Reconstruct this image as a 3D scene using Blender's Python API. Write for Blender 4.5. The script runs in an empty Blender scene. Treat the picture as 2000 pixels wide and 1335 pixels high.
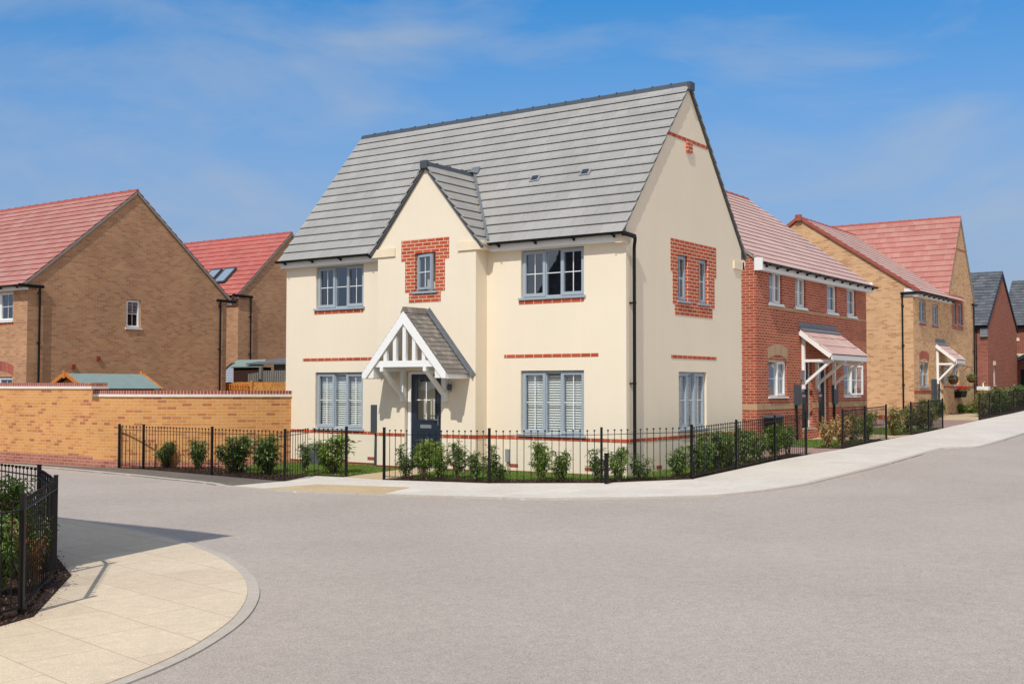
import bpy, math, random
from math import sin, cos, pi, radians, sqrt
from mathutils import Vector as V, Matrix, noise
from mathutils.geometry import tessellate_polygon, delaunay_2d_cdt
random.seed(7)
S = bpy.context.scene
C = S.collection
SUN_EL, SUN_AZ = 49.0, 13.0          # azimuth measured from -y towards +x

# ------------------------------------------------------------------ ground height
def G(x, y):
    yy = max(-60.0, min(70.0, y)); xx = max(-60.0, min(40.0, x))
    return .0125 + .009*xx + .0158*yy + 7e-5*yy*yy

# ------------------------------------------------------------------ materials
def newmat(name):
    m = bpy.data.materials.new(name); m.use_nodes = True
    nt = m.node_tree; b = nt.nodes['Principled BSDF']
    return m, nt, b
def N(nt, kind, **kw):
    n = nt.nodes.new(kind)
    for k, v in kw.items():
        if k in n.inputs: n.inputs[k].default_value = v
        else: setattr(n, k, v)
    return n
def L(nt, a, b): nt.links.new(a, b)
def ramp(nt, stops):
    r = nt.nodes.new('ShaderNodeValToRGB'); e = r.color_ramp.elements
    while len(e) < len(stops): e.new(.5)
    for i, (p, c) in enumerate(stops):
        e[i].position = p; e[i].color = (*c, 1)
    return r
def coords(nt, kind='Object'):
    return nt.nodes.new('ShaderNodeTexCoord').outputs[kind]
def mul(nt, a, b, f=1.0):
    m = N(nt, 'ShaderNodeMixRGB', blend_type='MULTIPLY'); m.inputs[0].default_value = f
    L(nt, a, m.inputs[1]); L(nt, b, m.inputs[2]); return m.outputs[0]
def world_pos(nt):
    return nt.nodes.new('ShaderNodeNewGeometry').outputs['Position']
def streaks(nt, col):
    mp = N(nt, 'ShaderNodeMapping'); mp.inputs['Scale'].default_value = (5, 5, .35); L(nt, world_pos(nt), mp.inputs[0])
    n = N(nt, 'ShaderNodeTexNoise', Scale=1.0, Detail=6, Roughness=.6); L(nt, mp.outputs[0], n.inputs['Vector'])
    r = ramp(nt, [(.25, (.985, .983, .978)), (.6, (1.003,)*3)]); L(nt, n.outputs['Fac'], r.inputs[0])
    return mul(nt, col, r.outputs[0])
def vary(nt, col, scale=1.5, lo=.9, hi=1.08, detail=4, vec=None):
    n = N(nt, 'ShaderNodeTexNoise', Scale=scale, Detail=detail)
    L(nt, vec if vec is not None else world_pos(nt), n.inputs['Vector'])
    r = ramp(nt, [(.3, (lo,)*3), (.7, (hi,)*3)]); L(nt, n.outputs['Fac'], r.inputs[0])
    return mul(nt, col, r.outputs[0])
def bump(nt, b, h, strength=.3, dist=.01):
    bp = N(nt, 'ShaderNodeBump', Strength=strength, Distance=dist)
    L(nt, h, bp.inputs['Height']); L(nt, bp.outputs[0], b.inputs['Normal']); return bp

def plain(name, col, rough=.6, spec=.4, metal=0, var=.05, scale=3, bmp=0, streak=False):
    m, nt, b = newmat(name)
    rgb = N(nt, 'ShaderNodeRGB'); rgb.outputs[0].default_value = (*col, 1)
    cc = vary(nt, rgb.outputs[0], scale, 1-var, 1+var)
    if streak: cc = streaks(nt, cc)
    L(nt, cc, b.inputs['Base Color'])
    b.inputs['Roughness'].default_value = rough; b.inputs['Specular IOR Level'].default_value = spec
    b.inputs['Metallic'].default_value = metal
    if bmp:
        n = N(nt, 'ShaderNodeTexNoise', Scale=180, Detail=3); L(nt, world_pos(nt), n.inputs['Vector'])
        bump(nt, b, n.outputs['Fac'], bmp, .004)
    return m

def brickmat(name, stops, mortar, bw=.225, rh=.075, ms=.011, rough=.85, offset=.5, big=.08):
    m, nt, b = newmat(name)
    uv = coords(nt, 'UV')
    # slightly uneven brick edges
    nz = N(nt, 'ShaderNodeTexNoise', Scale=14, Detail=2); L(nt, uv, nz.inputs['Vector'])
    ad = N(nt, 'ShaderNodeVectorMath', operation='MULTIPLY_ADD'); L(nt, nz.outputs['Color'], ad.inputs[0])
    ad.inputs[1].default_value = (.006, .004, 0); L(nt, uv, ad.inputs[2])
    br = N(nt, 'ShaderNodeTexBrick', offset=offset, Scale=1.0)
    br.inputs['Color1'].default_value = (0, 0, 0, 1); br.inputs['Color2'].default_value = (1, 1, 1, 1)
    br.inputs['Mortar'].default_value = (.5, .5, .5, 1)
    br.inputs['Mortar Size'].default_value = ms/2; br.inputs['Mortar Smooth'].default_value = .15
    br.inputs['Brick Width'].default_value = bw; br.inputs['Row Height'].default_value = rh
    L(nt, ad.outputs[0], br.inputs['Vector'])
    r = ramp(nt, stops); L(nt, br.outputs['Color'], r.inputs[0])
    fine = N(nt, 'ShaderNodeTexNoise', Scale=60, Detail=4); L(nt, uv, fine.inputs['Vector'])
    fr = ramp(nt, [(.25, (.82,)*3), (.75, (1.15,)*3)]); L(nt, fine.outputs['Fac'], fr.inputs[0])
    col = mul(nt, r.outputs[0], fr.outputs[0])
    mx = N(nt, 'ShaderNodeMixRGB'); L(nt, br.outputs['Fac'], mx.inputs[0]); L(nt, col, mx.inputs[1])
    mx.inputs[2].default_value = (*mortar, 1)
    L(nt, vary(nt, mx.outputs[0], .9, 1-big, 1+big), b.inputs['Base Color'])
    b.inputs['Roughness'].default_value = rough; b.inputs['Specular IOR Level'].default_value = .25
    inv = N(nt, 'ShaderNodeMath', operation='SUBTRACT'); inv.inputs[0].default_value = 1; L(nt, br.outputs['Fac'], inv.inputs[1])
    bump(nt, b, inv.outputs[0], .6, .008)
    return m

def tilemat(name, stops, joint, w=.3, g=.29, js=.008, rough=.75, offset=.5):
    m, nt, b = newmat(name)
    uv = coords(nt, 'UV')
    br = N(nt, 'ShaderNodeTexBrick', offset=offset, Scale=1.0)
    br.inputs['Color1'].default_value = (0, 0, 0, 1); br.inputs['Color2'].default_value = (1, 1, 1, 1)
    br.inputs['Mortar'].default_value = (.5, .5, .5, 1)
    br.inputs['Mortar Size'].default_value = js/2; br.inputs['Mortar Smooth'].default_value = .3
    br.inputs['Brick Width'].default_value = w; br.inputs['Row Height'].default_value = g
    L(nt, uv, br.inputs['Vector'])
    r = ramp(nt, stops); L(nt, br.outputs['Color'], r.inputs[0])
    col = vary(nt, r.outputs[0], 25, .93, 1.06)
    mx = N(nt, 'ShaderNodeMixRGB'); L(nt, br.outputs['Fac'], mx.inputs[0]); L(nt, col, mx.inputs[1])
    mx.inputs[2].default_value = (*joint, 1)
    L(nt, vary(nt, mx.outputs[0], .8, .93, 1.06), b.inputs['Base Color'])
    b.inputs['Roughness'].default_value = rough; b.inputs['Specular IOR Level'].default_value = .35
    inv = N(nt, 'ShaderNodeMath', operation='SUBTRACT'); inv.inputs[0].default_value = 1; L(nt, br.outputs['Fac'], inv.inputs[1])
    bump(nt, b, inv.outputs[0], .5, .006)
    return m

def speckle(name, c1, c2, scale, rough=.9, big=.07, bmp=.4, patch=None, uvrot=None, slabs=None, dist=.006):
    """coarse granular mineral surface, optionally divided into slabs (w, h, joint colour, angle)"""
    m, nt, b = newmat(name)
    wp = world_pos(nt)
    n = N(nt, 'ShaderNodeTexVoronoi', Scale=scale); L(nt, wp, n.inputs['Vector'])
    sep = N(nt, 'ShaderNodeSeparateColor'); L(nt, n.outputs['Color'], sep.inputs[0])
    r = ramp(nt, [(.05, c1), (.55, tuple((a+b_)/2 for a, b_ in zip(c1, c2))), (.97, c2)]); L(nt, sep.outputs[0], r.inputs[0])
    col = vary(nt, r.outputs[0], .35, 1-big, 1+big, 6)
    col = vary(nt, col, 9, .94, 1.05, 5)
    h = n.outputs['Distance']
    if slabs:
        w, hh, jc, ang, js = slabs
        mp = N(nt, 'ShaderNodeMapping'); mp.inputs['Rotation'].default_value = (0, 0, ang); L(nt, wp, mp.inputs[0])
        br = N(nt, 'ShaderNodeTexBrick', offset=.5, Scale=1.0)
        br.inputs['Color1'].default_value = (.945, .93, .93, 1); br.inputs['Color2'].default_value = (1.03, 1.03, 1.03, 1)
        br.inputs['Mortar'].default_value = (*jc, 1)
        br.inputs['Mortar Size'].default_value = js; br.inputs['Mortar Smooth'].default_value = .3
        br.inputs['Brick Width'].default_value = w; br.inputs['Row Height'].default_value = hh
        L(nt, mp.outputs[0], br.inputs['Vector'])
        col = mul(nt, col, br.outputs['Color'])
    L(nt, col, b.inputs['Base Color'])
    b.inputs['Roughness'].default_value = rough; b.inputs['Specular IOR Level'].default_value = .25
    if bmp: bump(nt, b, h, bmp, dist)
    return m

def leafmat(name, c1, c2, c3=None):
    m, nt, b = newmat(name)
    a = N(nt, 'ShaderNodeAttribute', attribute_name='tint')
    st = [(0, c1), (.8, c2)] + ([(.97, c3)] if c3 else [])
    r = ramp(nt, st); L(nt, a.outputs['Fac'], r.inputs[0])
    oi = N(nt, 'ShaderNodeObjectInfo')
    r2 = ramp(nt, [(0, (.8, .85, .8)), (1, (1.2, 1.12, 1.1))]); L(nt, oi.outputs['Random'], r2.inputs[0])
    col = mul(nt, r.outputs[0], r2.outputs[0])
    L(nt, col, b.inputs['Base Color']); b.inputs['Roughness'].default_value = .42
    b.inputs['Specular IOR Level'].default_value = .5
    tr = N(nt, 'ShaderNodeBsdfTranslucent'); L(nt, col, tr.inputs[0])
    mx = N(nt, 'ShaderNodeMixShader'); mx.inputs[0].default_value = .3
    out = nt.nodes['Material Output']
    L(nt, b.outputs[0], mx.inputs[1]); L(nt, tr.outputs[0], mx.inputs[2]); L(nt, mx.outputs[0], out.inputs[0])
    return m

def glassmat():
    m = bpy.data.materials.new('glass'); m.use_nodes = True; nt = m.node_tree
    nt.nodes.remove(nt.nodes['Principled BSDF'])
    t = N(nt, 'ShaderNodeBsdfTransparent'); t.inputs[0].default_value = (.92, .96, .95, 1)
    g = N(nt, 'ShaderNodeBsdfGlossy'); g.inputs['Roughness'].default_value = .01; g.inputs[0].default_value = (.95, .97, 1, 1)
    f = N(nt, 'ShaderNodeLayerWeight', Blend=.5); pw = N(nt, 'ShaderNodeMath', operation='POWER'); L(nt, f.outputs['Facing'], pw.inputs[0]); pw.inputs[1].default_value = 3.5
    ma = N(nt, 'ShaderNodeMath', operation='MULTIPLY_ADD'); L(nt, pw.outputs[0], ma.inputs[0])
    ma.inputs[1].default_value = .8; ma.inputs[2].default_value = .17
    # faint waviness of the sealed units
    n = N(nt, 'ShaderNodeTexNoise', Scale=1.6); L(nt, world_pos(nt), n.inputs['Vector'])
    bp = N(nt, 'ShaderNodeBump', Strength=.05, Distance=.02); L(nt, n.outputs['Fac'], bp.inputs['Height']); L(nt, bp.outputs[0], g.inputs['Normal'])
    mx = N(nt, 'ShaderNodeMixShader'); L(nt, ma.outputs[0], mx.inputs[0]); L(nt, t.outputs[0], mx.inputs[1]); L(nt, g.outputs[0], mx.inputs[2])
    L(nt, mx.outputs[0], nt.nodes['Material Output'].inputs[0])
    return m

M = {}
M['render'] = plain('cream_render', (.80, .70, .555), .92, .15, var=.022, scale=.7, bmp=.45, streak=True)
M['stone'] = plain('cream_stone', (.78, .66, .48), .9, .2, var=.04, bmp=.2)
M['white'] = plain('white_paint', (.82, .82, .81), .4, .4, var=.015)
M['soffit'] = plain('white_board', (.80, .79, .76), .55, .3, var=.02)
M['bluegrey'] = plain('blue_grey_upvc', (.33, .385, .445), .4, .4, var=.02)
M['white_upvc'] = plain('white_upvc', (.80, .81, .82), .3, .5, var=.01)
M['navy'] = plain('navy_door_paint', (.016, .024, .040), .32, .5, var=.03)
M['dkdoor'] = plain('dark_door_paint', (.02, .017, .02), .3, .5, var=.03)
M['black'] = plain('black_plastic', (.007, .007, .008), .38, .25, var=.03)
M['rail'] = plain('black_railing_paint', (.009, .008, .008), .45, .25, var=.08)
M['lead'] = plain('lead_flashing', (.17, .185, .205), .5, .4, metal=.2, var=.12, scale=8)
M['steel'] = plain('brushed_steel', (.55, .56, .58), .3, .5, metal=.9)
M['meter'] = plain('charcoal_box', (.055, .065, .08), .5, .4)
M['greybox'] = plain('grey_box', (.26, .28, .31), .5, .4)
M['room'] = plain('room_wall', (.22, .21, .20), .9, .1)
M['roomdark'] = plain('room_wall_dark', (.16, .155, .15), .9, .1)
M['blind'] = plain('white_slat', (.84, .84, .82), .5, .3, var=.01)
M['curtain'] = plain('grey_curtain', (.42, .42, .43), .9, .1)
M['glass'] = glassmat()
M['verge'] = plain('verge_mortar', (.30, .29, .27), .9, .2, var=.1, scale=12)
RED = [(.0, (.33, .062, .03)), (.4, (.40, .085, .042)), (.75, (.46, .11, .055)), (1, (.27, .05, .03))]
M['trim'] = brickmat('orange_red_trim_brick', [(.0, (.46, .075, .03)), (.5, (.52, .10, .045)), (1, (.38, .055, .025))], (.66, .52, .38), ms=.016)
M['red'] = brickmat('red_brick', RED, (.58, .42, .30), ms=.014)
M['yellow'] = brickmat('buff_brick', [(.0, (.46, .22, .10)), (.2, (.58, .33, .165)), (.5, (.66, .405, .215)), (.85, (.63, .375, .18)), (1, (.50, .26, .12))], (.60, .46, .32), ms=.012)
M['brown'] = brickmat('shade_toned_buff_brick', [(.0, (.38, .185, .10)), (.3, (.47, .25, .13)), (.6, (.53, .30, .155)), (1, (.45, .205, .11))], (.50, .37, .26), ms=.012, big=.1)  # buff darkened partway towards the gables' grazing shade, on all faces alike
M['wallbrick'] = brickmat('golden_brick', [(.0, (.40, .14, .06)), (.13, (.55, .235, .075)), (.5, (.63, .31, .105)), (.88, (.60, .30, .09)), (1, (.38, .13, .065))], (.66, .42, .25), ms=.012)
M['plinthbrick'] = brickmat('plum_brick', [(.0, (.36, .12, .085)), (.5, (.42, .16, .11)), (1, (.30, .09, .07))], (.55, .38, .28), ms=.012)
M['coping'] = brickmat('plum_brick_on_edge', [(.0, (.26, .07, .06)), (.5, (.34, .10, .08)), (1, (.22, .055, .05))], (.62, .45, .38), bw=.075, rh=.5, ms=.014)
M['darkbrick'] = brickmat('dark_red_brick', [(.0, (.22, .06, .04)), (.5, (.33, .095, .06)), (1, (.26, .07, .05))], (.40, .27, .2), ms=.013)
M['buffband'] = brickmat('buff_band_brick', [(.0, (.40, .26, .15)), (.5, (.50, .33, .19)), (1, (.42, .28, .16))], (.46, .33, .22), ms=.008)
M['headbuff'] = brickmat('buff_soldier_brick', [(.0, (.40, .27, .17)), (.5, (.48, .33, .21)), (1, (.42, .28, .17))], (.46, .33, .24), bw=.075, rh=1.0, ms=.010, offset=0)
M['headred'] = brickmat('red_soldier_brick', [(.0, (.34, .07, .05)), (.5, (.42, .10, .07)), (1, (.3, .06, .04))], (.5, .35, .28), bw=.075, rh=1.0, ms=.010, offset=0)
GT = [(.0, (.315, .305, .288)), (.5, (.335, .324, .305)), (1, (.355, .343, .322))]
M['greytile'] = tilemat('grey_flat_tile', GT, (.215, .21, .20), w=.3, g=.288, js=.006)
M['porchtile'] = tilemat('grey_brown_plain_tile', [(.0, (.15, .135, .125)), (.5, (.21, .19, .17)), (1, (.27, .25, .225))], (.09, .085, .08), w=.165, g=.125, js=.01)
M['ridge'] = plain('slate_grey_ridge', (.062, .072, .085), .5, .4, var=.1, scale=6)
M['redtile'] = tilemat('rose_red_tile', [(.0, (.42, .165, .135)), (.5, (.44, .19, .16)), (1, (.455, .225, .19))], (.28, .11, .09), w=.3, g=.3, js=.006)
M['redtile2'] = tilemat('coral_red_tile', [(.0, (.45, .115, .095)), (.5, (.48, .13, .105)), (1, (.47, .155, .125))], (.32, .08, .06), w=.3, g=.3, js=.006)
M['pinktile'] = tilemat('dusty_pink_tile', [(.0, (.55, .36, .32)), (.5, (.58, .39, .345)), (1, (.61, .425, .37))], (.42, .24, .20), w=.3, g=.3, js=.006)
M['redridge'] = plain('red_ridge_tile', (.34, .085, .06), .6, .3, var=.12, scale=6)
M['slate'] = tilemat('dark_grey_tile', [(.0, (.085, .09, .10)), (.5, (.11, .118, .13)), (1, (.14, .15, .165))], (.04, .045, .05), w=.3, g=.28, js=.012)
M['road'] = speckle('asphalt', (.325, .28, .242), (.56, .475, .41), 150, big=.07, bmp=.35)
M['pave'] = speckle('pale_concrete', (.62, .565, .49), (.70, .645, .57), 140, big=.05, bmp=.1, slabs=(.6, .6, (.80, .79, .77), 0, .005))
M['beige'] = speckle('beige_slab', (.58, .47, .33), (.72, .60, .45), 130, big=.07, bmp=.12, slabs=(.9, .6, (.62, .55, .48), .19, .004))
M['kerb'] = speckle('grey_kerb', (.44, .385, .325), (.54, .48, .41), 130, big=.06, bmp=.15)
M['tactile'] = speckle('buff_tactile', (.50, .37, .21), (.60, .46, .28), 120, big=.05, bmp=.2, slabs=(.4, .4, (.80, .76, .70), .12, .006))
M['tarmac'] = speckle('brown_tarmac', (.10, .085, .07), (.23, .20, .165), 80, big=.12, bmp=.6)
M['resin'] = speckle('sand_path', (.44, .33, .20), (.62, .49, .32), 90, big=.06, bmp=.3)
M['blockpave'] = speckle('rose_block_paving', (.30, .19, .155), (.42, .29, .25), 60, big=.08, bmp=.2, slabs=(.2, .1, (.6, .55, .5), .1, .004))
M['soil'] = speckle('mulch_soil', (.018, .010, .007), (.085, .046, .03), 45, big=.2, bmp=1, dist=.02)
M['turf'] = speckle('turf', (.05, .09, .015), (.12, .19, .03), 60, big=.2, bmp=.6, dist=.02)
M['turfdry'] = speckle('dry_turf', (.10, .085, .03), (.20, .16, .07), 60, big=.2, bmp=.6, dist=.02)
M['earth'] = speckle('earth', (.10, .08, .05), (.2, .16, .1), 20, big=.2, bmp=.4, dist=.02)
M['chip'] = leafmat('bark_chip', (.02, .010, .006), (.13, .07, .04), (.30, .18, .10))
M['blade'] = leafmat('grass_blade', (.07, .15, .018), (.20, .32, .05), (.38, .38, .12))
M['leafA'] = leafmat('laurel_leaf', (.045, .10, .022), (.19, .28, .07), (.36, .40, .16))
M['leafB'] = leafmat('young_leaf', (.065, .14, .02), (.25, .36, .07), (.42, .48, .15))
M['leafC'] = leafmat('gold_edged_leaf', (.08, .11, .035), (.32, .30, .11), (.62, .46, .20))
M['leafD'] = leafmat('tan_leaf', (.20, .16, .06), (.62, .42, .18), (.72, .50, .26))
M['leafR'] = leafmat('copper_leaf', (.06, .08, .02), (.36, .12, .03), (.60, .18, .05))
M['petalred'] = leafmat('red_petal', (.45, .01, .01), (.65, .02, .02))
M['petalyel'] = leafmat('yellow_petal', (.6, .35, .02), (.7, .45, .04))
M['stem'] = plain('shrub_stem', (.13, .085, .055), .85, .2, var=.15, scale=20)
M['felt'] = plain('green_roof_felt', (.23, .30, .28), .85, .2, var=.05, scale=5, bmp=.3)
M['orangewood'] = plain('orange_timber', (.56, .20, .04), .6, .3, var=.15, scale=6)
M['fencewood'] = plain('golden_timber', (.48, .22, .06), .75, .2, var=.3, scale=9)
M['greywood'] = plain('weathered_grey_timber', (.21, .195, .175), .85, .15, var=.12, scale=6)
M['palewood'] = plain('pale_blue_boards', (.50, .56, .66), .7, .3, var=.04)
M['darkwood'] = plain('dark_timber', (.05, .025, .018), .7, .2)
M['basket'] = plain('wicker', (.13, .07, .03), .85, .2, var=.2, scale=30)
M['navyroof'] = plain('navy_canopy', (.02, .026, .04), .5, .4)

# ------------------------------------------------------------------ mesh building
ORG = {}          # object -> world origin of its thing
class MB:
    def __init__(s): s.v = []; s.f = []; s.uv = []; s.tint = None; s.smooth = False
    def face(s, pts, uv=None, want=None):
        pts = [V(p) for p in pts]
        if want is not None:
            n = V((0, 0, 0))
            for i in range(len(pts)):
                a, b = pts[i], pts[(i+1) % len(pts)]; n += a.cross(b)
            if n.dot(V(want)) < 0:
                pts = pts[::-1]; uv = uv[::-1] if uv else None
        k = len(s.v); s.v += pts; s.f.append(tuple(range(k, k+len(pts)))); s.uv.append(uv)
    def hexa(s, c):   # 8 corners: bottom 4 (ccw), top 4
        c = [V(p) for p in c]; m = sum(c, V((0, 0, 0)))/8
        for q in ((0, 1, 2, 3), (4, 5, 6, 7), (0, 1, 5, 4), (1, 2, 6, 5), (2, 3, 7, 6), (3, 0, 4, 7)):
            p = [c[i] for i in q]; s.face(p, want=(sum(p, V((0, 0, 0)))/4 - m))
    def box(s, x0, x1, y0, y1, z0, z1):
        s.hexa([(x0, y0, z0), (x1, y0, z0), (x1, y1, z0), (x0, y1, z0), (x0, y0, z1), (x1, y0, z1), (x1, y1, z1), (x0, y1, z1)])
    def bar(s, p, q, w, h, up=(0, 0, 1)):
        p, q = V(p), V(q); d = (q-p).normalized(); u = V(up)
        r = d.cross(u)
        if r.length < 1e-4: r = d.cross(V((1, 0, 0)))
        r.normalize(); u = r.cross(d).normalized(); r *= w/2; u *= h/2
        s.hexa([p-r-u, p+r-u, q+r-u, q-r-u, p-r+u, p+r+u, q+r+u, q-r+u])
    def tube(s, pts, r, n=8, caps=True):
        pts = [V(p) for p in pts]; R = r if isinstance(r, (list, tuple)) else [r]*len(pts)
        rings = []; ref = V((0, 0, 1))
        for i, p in enumerate(pts):
            d = (pts[min(i+1, len(pts)-1)] - pts[max(i-1, 0)]).normalized()
            rf = ref if abs(d.dot(ref)) < .95 else V((1, 0, 0))
            a = d.cross(rf).normalized(); b = d.cross(a)
            rings.append([p + (a*cos(2*pi*k/n) + b*sin(2*pi*k/n))*R[i] for k in range(n)])
        for i in range(len(rings)-1):
            for k in range(n):
                A, B = rings[i], rings[i+1]; q = [A[k], A[(k+1) % n], B[(k+1) % n], B[k]]
                s.face(q, want=sum(q, V((0, 0, 0)))/4 - (pts[i]+pts[i+1])/2)
        if caps:
            s.face(rings[0], want=pts[0]-pts[1]); s.face(rings[-1], want=pts[-1]-pts[-2])
    def lathe(s, c, prof, n=12):
        c = V(c); rings = [[c + V((r*cos(2*pi*k/n), r*sin(2*pi*k/n), z)) for k in range(n)] for r, z in prof]
        for i in range(len(rings)-1):
            for k in range(n):
                q = [rings[i][k], rings[i][(k+1) % n], rings[i+1][(k+1) % n], rings[i+1][k]]
                dz = prof[i+1][1]-prof[i][1]; dr = prof[i+1][0]-prof[i][0]; an = 2*pi*(k+.5)/n
                s.face(q, want=(dz*cos(an), dz*sin(an), -dr))
    def prism(s, poly, z0, z1):
        """vertical prism over a list of (x,y)"""
        for t in tessellate_polygon([[V((x, y, 0)) for x, y in poly]]):
            s.face([(poly[i][0], poly[i][1], z1) for i in t], want=(0, 0, 1))
            s.face([(poly[i][0], poly[i][1], z0) for i in t], want=(0, 0, -1))
        cx = sum(p[0] for p in poly)/len(poly); cy = sum(p[1] for p in poly)/len(poly)
        for i in range(len(poly)):
            a, b = poly[i], poly[(i+1) % len(poly)]
            s.face([(a[0], a[1], z0), (b[0], b[1], z0), (b[0], b[1], z1), (a[0], a[1], z1)], want=((a[0]+b[0])/2-cx, (a[1]+b[1])/2-cy, 0))
    def build(s, name, mat, parent=None, origin=None, wuv=True):
        o0 = V(origin) if origin is not None else (ORG[parent] if parent is not None else V((0, 0, 0)))
        me = bpy.data.meshes.new(name)
        idx = {}; vs = []; fs = []
        for f in s.f:      # weld
            nf = []
            for i in f:
                p = s.v[i]; k = (round(p.x, 4), round(p.y, 4), round(p.z, 4))
                if k not in idx: idx[k] = len(vs); vs.append(p - o0)
                nf.append(idx[k])
            fs.append(nf)
        if s.tint is not None or s.smooth is None:
            vs = [p - o0 for p in s.v]; fs = [list(f) for f in s.f]
        keep = [i for i, f in enumerate(fs) if len(set(f)) == len(f)]
        me.from_pydata(vs, [], [fs[i] for i in keep])
        if wuv:
            ul = me.uv_layers.new(name='UVMap').data; li = 0
            for i in keep:
                pts = [s.v[j] for j in s.f[i]]; uv = s.uv[i]
                if uv is None:
                    n = (pts[1]-pts[0]).cross(pts[2]-pts[0]); ax = max(range(3), key=lambda q: abs(n[q]))
                    uv = [(p.y, p.z) if ax == 0 else ((p.x, p.z) if ax == 1 else (p.x, p.y)) for p in pts]
                for q in uv: ul[li].uv = q; li += 1
        if s.tint is not None:
            at = me.attributes.new('tint', 'FLOAT', 'FACE'); t = [s.tint[i] for i in keep]
            at.data.foreach_set('value', t)
        if s.smooth: me.polygons.foreach_set('use_smooth', [True]*len(me.polygons))
        me.materials.append(mat); me.validate(clean_customdata=False); me.update()
        ob = bpy.data.objects.new(name, me); C.objects.link(ob)
        if parent is not None: ob.parent = parent
        elif origin is not None: ob.location = o0
        ORG[ob] = o0
        return ob
def tag(o, label=None, cat=None, group=None, kind=None):
    if label: o['label'] = label
    if cat: o['category'] = cat
    if group: o['group'] = group
    if kind: o['kind'] = kind
    return o
def thing(name, label, cat, loc, group=None, rz=0):
    o = bpy.data.objects.new(name, None); C.objects.link(o); o.location = loc; o.rotation_euler.z = rz
    o.empty_display_size = .2; ORG[o] = V(loc)
    return tag(o, label, cat, group)

# ---- frames: a vertical wall plane
class Fr:
    def __init__(s, O, U, Nn): s.O = V(O); s.U = V(U); s.N = V(Nn)
    def P(s, u, z, n=0): return s.O + s.U*u + s.N*n + V((0, 0, z))
    def box(s, mb, u0, u1, z0, z1, n0, n1):
        P = s.P; mb.hexa([P(u0, z0, n0), P(u1, z0, n0), P(u1, z0, n1), P(u0, z0, n1), P(u0, z1, n0), P(u1, z1, n0), P(u1, z1, n1), P(u0, z1, n1)])
def wall(mb, F, outline, holes=(), depth=.17, n=0):
    loops = [outline] + [[(a, c), (b, c), (b, d), (a, d)] for a, b, c, d in holes]
    flat = [p for l in loops for p in l]
    for t in tessellate_polygon([[V((p[0], p[1], 0)) for p in l] for l in loops]):
        mb.face([F.P(flat[i][0], flat[i][1], n) for i in t], want=F.N)
    for a, b, c, d in holes:
        P = F.P; cu, cz = (a+b)/2, (c+d)/2
        for p, q in (((a, c), (b, c)), ((b, c), (b, d)), ((b, d), (a, d)), ((a, d), (a, c))):
            mid = F.P(cu, cz, n) - F.P((p[0]+q[0])/2, (p[1]+q[1])/2, n)
            mb.face([P(*p, n), P(*q, n), P(*q, n-depth), P(*p, n-depth)], want=mid)

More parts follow.
